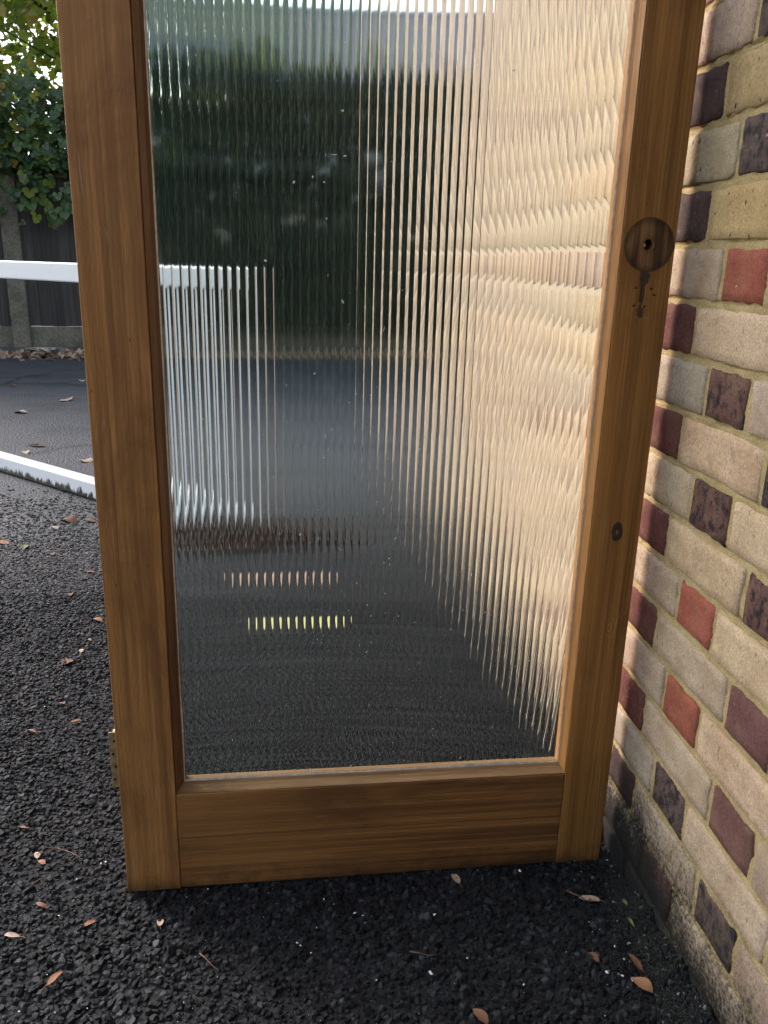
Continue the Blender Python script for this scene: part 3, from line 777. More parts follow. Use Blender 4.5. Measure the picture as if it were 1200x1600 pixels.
# paint flecks and scratches on the glass
V, F = [], []
def fleck(x, z, l, w, a):
    b = len(V); ca, sa = math.cos(a), math.sin(a); k = 6
    for i in range(k):
        th = 2 * math.pi * i / k
        r = random.uniform(.6, 1.15)
        px, pz = math.cos(th) * l * r, math.sin(th) * w * r
        V.append((x + px * ca - pz * sa, YG + 0.0004, z + px * sa + pz * ca))
    V.append((x, YG - 0.0001, z))
    for i in range(k): F.append((b + i, b + (i + 1) % k, b + k))
def glass_at(px, py):
    d = ray(px, py); n = Vector((-math.sin(DBE), math.cos(DBE), 0)); o0 = Vector((DX, DY, 0)) + n * YG
    q = Vector((0, 0, CAM_H)) + d * ((o0 - Vector((0, 0, CAM_H))).dot(n) / d.dot(n)) - Vector((DX, DY, 0))
    return q.x * math.cos(DBE) + q.y * math.sin(DBE), q.z
for px, py, l, w, a in [(345, 157, 5.5, 1.4, 1.5), (312, 53, 3.2, 2.2, .8), (528, 176, 2.6, 2.4, 0), (531, 70, 2, 1.2, .4), (516, 245, 6, .6, .05), (532, 247, 3.5, 1.2, .2),
                        (453, 288, 3, 2, 1.2), (482, 280, 2.2, 1.2, 1.5), (409, 411, 2.6, 2, 0), (500, 288, 2, 1.2, .4), (504, 345, 2, 1, 1), (605, 255, .8, .8, 0), (529, 473, 2, 1.1, .9),
                        (531, 476, 1.4, 2, 1), (530, 475, 1.6, 1.2, .2), (541, 632, 2.4, .9, .4), (487, 587, 2.8, 1.4, .3), (502, 718, 2.4, .7, .8), (466, 838, 3.2, 1.5, .9), (482, 851, 2.2, .8, 1),
                        (552, 618, 2.4, .5, -.2), (350, 745, 2.0, .7, 1.1), (434, 838, 3, .7, 1.5), (341, 843, 1.2, .8, 0), (577, 965, 2, .7, .8), (605, 875, 2.3, 1.2, .5), (597, 882, 1.6, .8, .9), (599, 930, 1, 1, 0),
                        (571, 948, 2.4, .6, .7), (618, 1110, 1.6, 1, 0), (704, 1178, 2.2, .7, 1), (718, 1186, 3.6, .9, 1.2), (547, 1200, 3.4, 1.6, 1.5), (484, 1205, 2.6, .8, 1.3), (362, 1160, 4, .4, 1.55), (404, 1130, 3.4, .4, 1.5),
                        (442, 1140, 4, .4, 1.4), (515, 1094, 1.2, .8, .4), (638, 1048, 1.6, .6, .5), (702, 985, .9, .9, 0), (775, 300, 1.8, .6, .8), (855, 160, 2.2, .6, .3), (795, 112, 2.4, 1, .5), (880, 220, .9, 1.4, 0), (240, 960, 3.4, .6, 1.8), (245, 180, 1, 3, 0)]:
    gx, gz = glass_at(px, py); fleck(gx, gz, l * 0.0008, w * 0.0008, a)
for _ in range(330):
    x, z = random.uniform(GX0 + .004, GX1 - .004), random.uniform(GZ0 + .004, GZ1 - .01)
    if random.random() < 0.55: z = GZ0 + (z - GZ0) * 0.45
    s = random.choice([.25, .3, .35, .4, .5, .7]) * 0.001
    if random.random() < .35: fleck(x, z, s * random.uniform(3, 7), s * .45, random.uniform(.5, 2.4))
    else: fleck(x, z, s * random.uniform(1, 1.6), s, random.uniform(0, 3))
o = obj('paint_flecks', mesh('paint_flecks', V, F, M['speck']), gp); o['kind'] = 'stuff'

# putty smear along the glass edge
def putty(p0, p1, w0, name='putty_line'):
    V, F = [], []
    n = 90
    d = Vector((p1[0] - p0[0], 0, p1[1] - p0[1])); L = d.length; d.normalize()
    inn = Vector((-d.z, 0, d.x))
    for k in range(n + 1):
        q = Vector((p0[0], 0, p0[1])) + d * (L * k / n)
        w = w0 * (0.55 + 0.75 * abs(mnoise.noise((q.x * 40 + 3, q.z * 40, 2))) + 0.5 * mnoise.noise((q.x * 9, q.z * 9, 7)))
        w = max(w, 0.0003)
        V += [q + Vector((0, YG - 0.0006, 0)) - inn * 0.0006, q + Vector((0, YG - 0.0004, 0)) + inn * w * 0.6, q + Vector((0, YG + 0.0006, 0)) + inn * w]
    for k in range(n):
        for j in range(2):
            a = k * 3 + j; F.append((a, a + 3, a + 4, a + 1))
    return obj(name, mesh(name, V, F, M['putty'], True), door)
putty((GX0, GZ0), (GX1, GZ0), 0.0048)
putty((GX1, GZ0), (GX1, GZ1), 0.0026)
putty((GX0, GZ1), (GX0, GZ0), 0.0022)

# old handle: circular scar, spindle hole, keyhole, screw holes, knot
RX, RZ = 0.7612, 1.0245
cutters = [bm_mesh('c', cyl_bm(0.0075, 0.05, 20, bm=None, at=(RX - .001, -0.01, RZ)))]
cutters.append(bm_mesh('c', cyl_bm(0.0042, 0.05, 16, at=(RX - 0.002, -0.01, 0.974))))
cutters.append(bm_mesh('c', box_bm(RX - 0.0048, RX + 0.0008, -0.01, 0.04, 0.948, 0.975)))
for dx, dz in ((-.026, .002), (.027, -.002), (-.006, .027), (.003, -.029), (-.012, .967 - RZ), (.011, .966 - RZ), (-.012, .943 - RZ), (.004, .942 - RZ), (.016, .958 - RZ)):
    cutters.append(bm_mesh('c', cyl_bm(0.0017, 0.02, 10, at=(RX + dx, -0.01, RZ + dz))))
cut(ls, cutters)
bm = bmesh.new()
def disc_ring(bm, r0, r1, y, n=48, cx=RX, cz=RZ):
    a = []
    for r in (r0, r1):
        a.append([bm.verts.new((cx + math.cos(2 * math.pi * i / n) * r * (1 + .012 * math.sin(i * 3.1)), y, cz + math.sin(2 * math.pi * i / n) * r)) for i in range(n)])
    for i in range(n): bm.faces.new((a[0][i], a[0][(i + 1) % n], a[1][(i + 1) % n], a[1][i]))
for q in range(6): disc_ring(bm, 0.0079 + q * .00443, 0.0079 + (q + 1) * .00443, -0.0003 - 0.00015 * (q % 2))
rm = obj('rose_scar', bm_mesh('rose_scar', bm, M['rose_mark']), door)
bm = bmesh.new(); disc_ring(bm, 0.0346, 0.0359, -0.0005)
obj('scar_line', bm_mesh('scar_line', bm, M['scar']), rm)
box('spindle_bush', (RX - 0.0035, RX + 0.001, 0.012, 0.03, RZ - 0.003, RZ + 0.003), M['steel'], door, 0.0008)
box('hole_dark', (RX - 0.012, RX + 0.010, 0.030, 0.034, 0.94, RZ + 0.012), M['hole'], door)  # black backing that paints the dark inside the spindle hole and keyhole
for w, zz, hh in ((0.0075, 0.983, 0.013), (0.0052, 0.934, 0.009), (0.0022, 0.9585, 0.020)):
    bm = bmesh.new()
    V0 = [bm.verts.new((RX - .002 + math.cos(a) * w * random.uniform(.55, 1.2), -0.00035 - w * .01, zz + math.sin(a) * hh * random.uniform(.7, 1.2))) for a in np.linspace(0, 2 * math.pi, 25)[:-1]]
    bm.faces.new(V0); obj('rust_stain', bm_mesh('rust_stain', bm, M['scar']), door)
# knot in the lock stile
bm = bmesh.new(); kx, kz = 0.7633, 0.608
c0 = bm.verts.new((kx, 0.0006, kz - .002)); ringv = []
for rr, yy in ((0.0042, -0.0003), (0.0085, -0.0007), (0.0106, -0.0002)):
    ringv.append([bm.verts.new((kx + math.cos(a) * rr * .82 * random.uniform(.9, 1.1), yy, kz + math.sin(a) * rr * 1.5 * random.uniform(.92, 1.08))) for a in np.linspace(0, 2 * math.pi, 19)[:-1]])
for i in range(18):
    bm.faces.new((c0, ringv[0][i], ringv[0][(i + 1) % 18]))
    for j in range(2): bm.faces.new((ringv[j][i], ringv[j + 1][i], ringv[j + 1][(i + 1) % 18], ringv[j][(i + 1) % 18]))
bmesh.ops.recalc_face_normals(bm, faces=bm.faces[:])
obj('knot', bm_mesh('knot', bm, M['knot'], True), door)

sv, sf = [], []
def stroke(pp, w=0.0004):
    b = len(sv)
    for i, (x, z) in enumerate(pp):
        sv.extend([(x - w, -0.0004, z), (x + w, -0.0004, z + w)])
        if i: k = b + 2 * i; sf.append((k - 2, k - 1, k + 1, k))
for pp in ([(.768, .456), (.7665, .447), (.769, .440), (.772, .446), (.770, .457)], [(.774, .464), (.7755, .455), (.779, .452), (.780, .463)], [(.783, .472), (.781, .46), (.778, .442), (.775, .434)],
           [(.764, .436), (.769, .433), (.775, .430)], [(.784, .10), (.7835, .15), (.782, .19)], [(.771, .30), (.7705, .34)], [(.753, .927), (.772, .927)], [(.7815, .02), (.7825, .06), (.784, .1)]):
    q = []
    for i in range(len(pp) - 1):
        for f in (0, .25, .5, .75): q.append((pp[i][0] + (pp[i + 1][0] - pp[i][0]) * f + random.uniform(-.0003, .0003), pp[i][1] + (pp[i + 1][1] - pp[i][1]) * f))
    stroke(q + [pp[-1]], random.uniform(.0003, .0005))
obj('scratch_marks', mesh('scratch_marks', sv, sf, simple('bare_scratch', (0.42, 0.27, 0.13), 0.8)), ls)['kind'] = 'stuff'

# hinge on the left edge: a leaf standing out past the edge, knuckle behind
hz0, hz1 = 0.190, 0.288
hl = box('hinge', (-0.0135, -0.0006, 0.0155, 0.0178, hz0, hz1), M['brass'], door, 0.0005, 1)
cut(hl, [bm_mesh('c', cyl_bm(0.0024, 0.02, 12, at=(-0.0075 + (0.0018 if k % 2 else -0.0012), 0.008, hz0 + 0.014 + k * 0.0228))) for k in range(4)])
bm = cyl_bm(0.0055, hz1 - hz0 - 0.004, 14)
for v in bm.verts: v.co = Vector((v.co.x - 0.003, v.co.z + 0.026, v.co.y + hz0 + 0.002))
obj('knuckle', bm_mesh('knuckle', bm, M['brass'], True), hl)
for k in range(4):
    bm = cyl_bm(0.0023, 0.0012, 10, at=(-0.0075 + (0.0018 if k % 2 else -0.0012), 0.0172, hz0 + 0.014 + k * 0.0228))
    obj('screw_hole_dark', bm_mesh('screw_hole_dark', bm, M['hole']), hl)  # black disc painting the dark inside each hinge hole

# ------------------------------------------------------------------ white barrier frame lying upright on the tarmac
FD = Vector((0.809, -0.588, 0)).normalized()
fr = empty('white_barrier_frame', (-1.818, 3.723, 0), (0, 0, math.atan2(FD.y, FD.x)))
tag(fr, 'white painted metal frame of square rails standing on the tarmac behind the door', 'frame')
fr.location.z = 0.002
box('rail', (-1.05, 1.415, 0.0, 0.062, 0.885, 0.958), M['white'], fr, 0.006, 3)
box('rail', (-1.05, 1.415, 0.0, 0.066, 0.0, 0.078), M['white'], fr, 0.008, 3)
box('upright', (1.417, 1.505, -0.004, 0.068, 0.0, 0.962), M['white'], fr, 0.006, 3)
box('upright', (-1.13, -1.052, -0.004, 0.068, 0.0, 0.962), M['white'], fr, 0.006, 3)
box('upright', (1.125, 1.262, 0.008, 0.054, 0.079, 0.884), M['white'], fr, 0.004, 2)

# ------------------------------------------------------------------ fence along the back of the yard
FA = Vector((-3.938, 8.368, 0)); FT = Vector((0.789, 0.159, 0)).normalized()
fence = empty('boundary_fence', FA, (0, 0, math.atan2(FT.y, FT.x)))
tag(fence, 'dark weathered board fence with concrete posts, overgrown along its top', 'fence')
P0, PS = 0.235, 2.02
k0, k1 = -3, 5
pm_ = None
plm = []
for k in range(4):
    bm = box_bm(0, 0.124, 0, 0.016, 0.0, 1.56, 0.003, 1)
    for v in bm.verts: v.co.y += (0.124 - v.co.x) * -0.06
    plm.append(bm_mesh('plank', bm, M['fence_timber']))
postm = bm_mesh('post', box_bm(-0.085, 0.085, -0.055, 0.055, -0.01, 2.02, 0.012, 2), M['concrete'])
gravm = bm_mesh('gravel_board', box_bm(0.07, PS - 0.07, -0.01, 0.03, 0.0, 0.275, 0.006, 1), M['concrete'])
capm = bm_mesh('top_rail', box_bm(0.088, PS - 0.088, -0.01, 0.045, 1.842, 1.885, 0.004, 1), M['fence_timber'])
for k in range(k0, k1 + 1):
    x = P0 + PS * k
    obj('post', postm, fence, (x, 0, 0))
    if k == k1: break
    obj('gravel_board', gravm, fence, (x, 0, 0))
    obj('top_rail', capm, fence, (x, 0, 0))
    n = 16; stp = (PS - 0.15) / n
    for i in range(n):
        obj('plank', plm[i % 4], fence, (x + 0.072 + i * stp, random.uniform(-.003, .003), 0.279 + random.uniform(-.004, .004)), (0, random.uniform(-.004, .004), 0))
kb = box('kerb', (-7.5, 11.5, -0.16, -0.057, -0.02, 0.075), M['kerb'], None, 0.012, 2, FA, (0, 0, math.atan2(FT.y, FT.x)))
tag(kb, kind='structure')

# ------------------------------------------------------------------ leaf shapes
def leaf_mesh(name, outline, mat, fold=0.18, curl=0.15):
    """outline: right half (x>=0) from base to tip as (x, y); a leaf of unit length with a folded midrib"""
    mid = [(0, y) for _, y in outline]
    V, F = [], []
    zf = lambda x, y: abs(x) * fold - curl * (y - 0.4) ** 2
    n = len(outline)
    for x, y in outline: V.append((x, y, zf(x, y)))
    for _, y in outline: V.append((0, y, zf(0, y)))
    for x, y in outline: V.append((-x, y, zf(x, y)))
    for i in range(n - 1):
        F.append((n + i, i, i + 1, n + i + 1)); F.append((2 * n + i, n + i, n + i + 1, 2 * n + i + 1))
    # petiole
    b = len(V); V += [(0.012, 0, 0), (-0.012, 0, 0), (-0.008, -0.35, -0.06), (0.008, -0.35, -0.06)]; F.append((b, b + 1, b + 2, b + 3))
    return mesh(name, V, F, mat)
OVAL = [(0.0, 0.0), (0.16, 0.10), (0.27, 0.30), (0.29, 0.48), (0.22, 0.70), (0.10, 0.90), (0.0, 1.0)]
LOBED = [(0.02, 0.0), (0.30, 0.02), (0.46, 0.18), (0.30, 0.28), (0.50, 0.52), (0.26, 0.52), (0.18, 0.72), (0.0, 1.0)]
SLIM = [(0.0, 0.0), (0.09, 0.12), (0.15, 0.35), (0.15, 0.55), (0.10, 0.8), (0.0, 1.0)]
def trifoil(name, mat):
    V, F = [], []
    for a, s, oy in ((0, 1.0, 0.15), (1.15, 0.8, 0.0), (-1.15, 0.8, 0.0)):
        c, si = math.cos(a), math.sin(a); n = len(OVAL)
        b = len(V)
        for grp in (1, 0, -1):
            for x, y in OVAL:
                x2, y2 = x * grp * s * 1.15, y * s * 0.62 + 0.05
                V.append((x2 * c - y2 * si, x2 * si + y2 * c + oy, abs(x2) * 0.2 - 0.25 * (y2 - .2) ** 2))
        for i in range(n - 1):
            F.append((b + n + i, b + i, b + i + 1, b + n + i + 1)); F.append((b + 2 * n + i, b + n + i, b + n + i + 1, b + 2 * n + i + 1))
    return mesh(name, V, F, mat)
def scatter_join(name, tmpl, pts, mat, parent, kind='stuff'):
    """pts: list of (loc, rotation matrix 3x3, size) -> one joined mesh"""
    n0 = len(tmpl.vertices)
    tv = np.empty(n0 * 3, np.float32); tmpl.vertices.foreach_get('co', tv); tv = tv.reshape(-1, 3)
    tri = [];
    for p in tmpl.polygons:
        v = list(p.vertices)
        for i in range(1, len(v) - 1): tri.append((v[0], v[i], v[i + 1]))
    tri = np.array(tri)
    Rm = np.array([np.array(p[1]) * p[2] for p in pts]); L = np.array([p[0][:] for p in pts])
    V = np.einsum('nij,vj->nvi', Rm, tv) + L[:, None]
    F = tri[None] + (np.arange(len(pts)) * n0)[:, None, None]
    tone = np.repeat(rng.uniform(0, 1, len(pts))[:, None], n0, 1)
    C = np.stack([tone] * 3 + [np.ones_like(tone)], -1)
    o = obj(name, fast_mesh(name, V.reshape(-1, 3), F.reshape(-1, 3), mat, False, C.reshape(-1, 4)), parent)
    if kind: o['kind'] = kind
    return o
def rand_rot(face=None, spread=1.0):
    """leaf blade normal towards face with a spread"""
    n = Vector((random.gauss(0, 1), random.gauss(0, 1), random.gauss(0, 1))).normalized()
    if face is not None: n = (Vector(face).normalized() + n * spread).normalized()
    y = Vector((random.gauss(0, .7), random.gauss(0, .7), random.gauss(-.7, .6)))
    y = (y - n * y.dot(n)).normalized(); x = y.cross(n)
    return Matrix((x, y, n)).transposed()
def put_leaf(me, loc, rot, size, parent):
    o = bpy.data.objects.new('leaf', me); o.matrix_basis = Matrix.Translation(loc) @ rot.to_4x4() @ Matrix.Scale(size, 4)
    return link(o, parent)

tri_dark = trifoil('leaf', M['leaf_dark']); tri_yel = trifoil('leaf', M['leaf_yellow']); tri_lt = trifoil('leaf', M['leaf_light'])
lob_lt = leaf_mesh('leaf', LOBED, M['leaf_light']); lob_yel = leaf_mesh('leaf', LOBED, M['leaf_yellow']); ov_dark = leaf_mesh('leaf', OVAL, M['leaf_dark'])

# ------------------------------------------------------------------ climbing plant over the fence (local frame of the fence: x along, -y to the camera, z up)
creeper = empty('climbing_plant', FA, fence.rotation_euler)
tag(creeper, 'dark trailing climbing plant with three-part leaves hanging over the board fence', 'climbing plant')
def frontish(): return rand_rot((0.1, -1, 0.45), 0.75)
# trailing stems
for i in range(26):
    x = random.uniform(-0.3, 6.0) if i > 9 else random.uniform(-0.2, 1.0)
    z = random.uniform(1.9, 2.5); pts = []
    y = random.uniform(-.1, .15)
    for k in range(9):
        pts.append((x, y, z)); x += random.uniform(-.10, .10); z -= random.uniform(.03, .17) * (1 if i % 3 else .2); y -= random.uniform(-.02, .05)
    tube('stem', pts, 0.005, 0.002, M['bark'], creeper, 5)
in_view = 0
for i in range(270):
    # the part beside the door, in plain view
    x = random.uniform(-0.25, 1.15)
    z = random.triangular(0.95, 2.55, 2.1)
    lim = 1.05 + 0.75 * abs(mnoise.noise((x * 3, 2.2, 0)))
    if z < lim + 0.25 * random.random() and not (0.15 < x < 0.85 and z > 1.15 and random.random() < .5): continue
    y = -0.09 - random.random() * 0.22 - 0.10 * max(0, z - 1.7)
    me = tri_dark if random.random() < 0.80 else (tri_lt if random.random() < .7 else tri_yel)
    put_leaf(me, Vector((x, y, z)), frontish(), random.uniform(.075, .12), creeper)
# the pale cluster that hangs lowest, against the dark boards
for dx, dz in ((.34, 1.62), (.42, 1.56), (.30, 1.54), (.50, 1.60), (.58, 1.66), (.48, 1.50), (.40, 1.46), (.32, 1.44), (.55, 1.42), (.62, 1.36), (.66, 1.32), (.55, 1.33), (.46, 1.34), (.24, 1.5), (.7, 1.4), (.38, 1.7)):
    put_leaf(tri_lt if random.random() < .65 else tri_dark, Vector((dx + .08, -0.22 - random.random() * .1, dz)), frontish(), random.uniform(.12, .16), creeper)
pts, open_pts = [], []
for i in range(15000):
    x = random.uniform(-3.0, 9.0)
    top = 2.80 + 0.30 * mnoise.noise((x * .8, 0, 4)) + 0.2 * mnoise.noise((x * 3, 0, 4))
    low = 1.75 - 0.5 * max(0, mnoise.noise((x * 1.1, 7, 0))) - 0.35 * max(0, mnoise.noise((x * 4, 7, 0)))
    if x > 1.25: low = 0.28
    z = random.uniform(low, top) if random.random() < .6 else random.uniform(1.75, top)
    if -0.3 < x < 1.2 and z < 1.74: continue
    y = random.uniform(-.30, .45)
    if z < 1.9: y = -0.09 - random.random() * (.2 if x < 1.25 else .32)
    if -0.3 < x < 1.2:
        if z < 2.5 + 0.2 * mnoise.noise((x * 3, 0, 4)) and random.random() < .8: open_pts.append((Vector((x, y, z)), frontish(), random.uniform(.07, .12)))
    else: pts.append((Vector((x, y, z)), frontish(), random.uniform(.08, .14)))
for i in range(620): pts.append((Vector((random.uniform(0.85, 2.6), random.uniform(-.25, .1), random.uniform(1.80, 2.35))), frontish(), random.uniform(.08, .13)))
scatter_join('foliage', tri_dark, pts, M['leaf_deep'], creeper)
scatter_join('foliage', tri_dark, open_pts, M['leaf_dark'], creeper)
pts = [(Vector((random.uniform(-3, 9), random.uniform(-.32, -.1), random.uniform(2.05, 2.6))), frontish(), random.uniform(.08, .13)) for i in range(160)]
scatter_join('foliage', tri_yel, pts, M['leaf_yellow'], creeper)

# ------------------------------------------------------------------ trees behind the fence
def tree(x, y, h, cx, cz, rx, rz, n, label, name, vis=None, mats=('leaf_light', 'leaf_yellow')):
    tr = empty(name, (x, y, 0)); tag(tr, label, 'tree')
    pts = [(0, 0, -0.05)]
    for k in range(1, 8): pts.append((cx * (k / 7) ** 1.5 + random.uniform(-.05, .05), random.uniform(-.05, .05), h * 0.75 * k / 7))
    tube('trunk', pts, 0.10, 0.03, M['bark'], tr, 9)
    ends = []
    for i in range(16):
        z0 = random.uniform(.35, .75) * h; f = z0 / (h * .75)
        p = Vector((cx * f ** 1.5, 0, z0)); a = random.uniform(0, 2 * math.pi)
        d = Vector((math.cos(a), math.sin(a), random.uniform(.1, .9))); L = random.uniform(.5, 1.0) * rx
        q = [p + d * L * s + Vector((random.uniform(-.08, .08), random.uniform(-.08, .08), -.12 * s * s)) for s in (0, .3, .6, 1.0)]
        tube('branch', q, 0.022, 0.006, M['bark'], tr, 5); ends += q[1:]
    clumps = []
    for i in range(46):
        th, ph, r = random.uniform(0, 2 * math.pi), random.uniform(-1, 1), random.random() ** .4
        s = math.sqrt(1 - ph * ph)
        clumps.append((Vector((cx + math.cos(th) * s * r * rx, math.sin(th) * s * r * rx * .8, cz + ph * r * rz)), random.uniform(.16, .36)))
    pts = []
    for i in range(n):
        c, r = random.choice(clumps)
        p = c + Vector((random.gauss(0, r), random.gauss(0, r), random.gauss(0, r * .7)))
        pts.append((p, rand_rot((0, -.6, .8), 1.0), random.uniform(.08, .13)))
    a = int(len(pts) * .82)
    scatter_join('crown', lob_lt, pts[:a], M[mats[0]], tr); scatter_join('crown', lob_yel, pts[a:], M[mats[1]], tr)
    return tr
t1 = tree(-3.2, 9.75, 5.6, 0.1, 3.5, 1.65, 1.2, 6600, 'bright green lobed-leaf tree rising behind the fence at the left of the door', 'garden_tree')
# its leaves nearest the yard, one by one
for i in range(165):
    x, z = random.uniform(-.75, .7), random.uniform(2.3, 3.6)
    if mnoise.noise((x * 2.6, z * 2.6, 8)) < -0.12: continue
    put_leaf(lob_lt if random.random() < .8 else lob_yel, Vector((x, random.uniform(-1.35, -.6), z)), rand_rot((0, -.7, .6), .8), random.uniform(.09, .145), t1)
tree(-1.75, 10.6, 4.6, 0.1, 3.45, 0.95, 0.85, 3000, 'smaller light green tree behind the fence, seen only through the reeded glass', 'garden_tree')
tree(-6.4, 10.2, 6.4, 0.0, 4.0, 1.8, 1.5, 3200, 'bushy green tree behind the fence, hidden by the edge of the picture', 'garden_tree')

# ------------------------------------------------------------------ house beyond
t = NT('house_render'); o = t.coord(); f = t.noise(o, 3, 4)
M['house_wall'] = t.done(t.bsdf(Base_Color=t.ramp(f, [(0.3, (0.30, 0.21, 0.18)), (0.7, (0.36, 0.27, 0.23))]), Roughness=0.9))
t = NT('roof_tile'); p = t.coord(); rnd = t.n('ObjectInfo').outputs['Random']
f = t.noise(p, 2, 4); f2 = t.noise(p, 30, 4)
c = t.mix(f, (0.15, 0.115, 0.125), (0.24, 0.185, 0.195)); c = t.mix(0.5, c, t.mix(1.0, c, t.ramp(f2, [(0.3, 0.6), (0.7, 1.3)]), 'MULTIPLY'))
M['roof_tile'] = t.done(t.bsdf(Base_Color=c, Roughness=0.8))
M['window_glass'] = simple('window_glass', (0.03, 0.035, 0.04), 0.08, var=0.02)
M['pvc'] = simple('white_pvc', (0.75, 0.75, 0.74), 0.4, var=0.03)
house = empty('neighbouring_house', (-0.6, 24, 0), (0, 0, R(4)))
tag(house, 'house with a broad grey tiled roof beyond the fence, blurred by the glass', 'house')
box('wall', (-6.0, 6.5, 0, 7, 0, 5.1), M['house_wall'], house)
bm = bmesh.new()
rows = 26
for r in range(rows):          # tile courses stepping up the slope, front and back
    for sgn in (1, -1):
        f0, f1 = r / rows, (r + 1) / rows
        yc = 3.5
        ya, yb_ = yc - sgn * (3.95 * (1 - f0)), yc - sgn * (3.95 * (1 - f1))
        za, zb = 4.98 + 3.0 * f0, 4.98 + 3.0 * f1
        v = [bm.verts.new(q) for q in ((-6.4, ya, za + .03), (6.9, ya, za + .03), (6.9, yb_, zb), (-6.4, yb_, zb), (-6.4, ya, za - .02), (6.9, ya, za - .02))]
        bm.faces.new((v[0], v[1], v[2], v[3])); bm.faces.new((v[4], v[5], v[1], v[0]))
rf = obj('roof', bm_mesh('roof', bm, M['roof_tile']), house)
box('ridge', (-6.4, 6.9, 3.38, 3.62, 7.9, 8.05), M['roof_tile'], rf, 0.05)
box('chimney', (4.6, 5.4, 3.1, 3.9, 7.2, 9.1), M['house_wall'], rf, 0.02)
bmg = bmesh.new()
for sx in (-6.0, 6.498):
    v = [bmg.verts.new(q) for q in ((sx, 0.0, 5.1), (sx, 7.0, 5.1), (sx, 3.5, 7.75))]; bmg.faces.new(v)
obj('gable', bm_mesh('gable', bmg, M['house_wall']), house)
for wx in (-4.4, -0.6, 3.2):
    for wz in (0.9, 3.4):
        w = box('window', (wx, wx + 1.5, -0.03, 0.03, wz, wz + 1.15), M['pvc'], house, 0.01)
        for q in (0.06, 0.78):
            box('pane', (wx + q, wx + q + 0.66, -0.042, -0.032, wz + .06, wz + 1.09), M['window_glass'], w)

# ------------------------------------------------------------------ unseen leaf screen added behind the viewer to darken the glass reflections
hedge = empty('hedge', (0, -4.0, 0)); tag(hedge, 'dark evergreen leaf screen added unseen behind the viewer, blocking low sky and reflections', 'hedge')
pts = [(Vector((random.uniform(-4.5, 5), random.gauss(0, .22), 2.3 * random.random() ** .8)), rand_rot((0, 1, .5), 1.0), random.uniform(.13, .24)) for i in range(5200)]
scatter_join('foliage', tri_dark, pts, M['leaf_dark'], hedge)
for x in np.arange(-4.2, 5, .7): tube('stem', [(x, 0, -.05), (x + .05, .03, 1.0), (x - .04, 0, 2.0)], .04, .015, M['bark'], hedge)

# ------------------------------------------------------------------ fallen leaves, one by one
def curled(outline, mat, fold, curl, seed):
    me = leaf_mesh('fallen_leaf', outline, mat, fold, curl)
    for v in me.vertices:
        n = mnoise.noise_vector((v.co.x * 3 + seed, v.co.y * 3, seed)); v.co.z += n.z * 0.10; v.co.x += n.x * 0.05
    me.polygons.foreach_set('use_smooth', [True] * len(me.polygons))
    return me
def fallen(px, py, size, ang, outl, mat, label, fold=None, curl=.5, tilt=0.12, lift=0.006):
    me = curled(outl, M[mat], random.uniform(.08, .4) if fold is None else fold, curl, px * .37)
    p = on_ground(px, py, 0.006)
    near_wall = max(0.0, 0.075 - (wall_x(p.y) - p.x))
    o = obj('fallen_leaf', me, None, (p.x, p.y, lift + size * 0.03 + near_wall * 0.45), (random.uniform(-tilt, tilt), random.uniform(-tilt, tilt), ang))
    c = sum((v.co for v in me.vertices), Vector()) / len(me.vertices)
    for v in me.vertices: v.co -= Vector((c.x, c.y, 0))
    o.scale = (size,) * 3
    return tag(o, label, 'leaf', 'fallen leaves scattered on the tarmac')
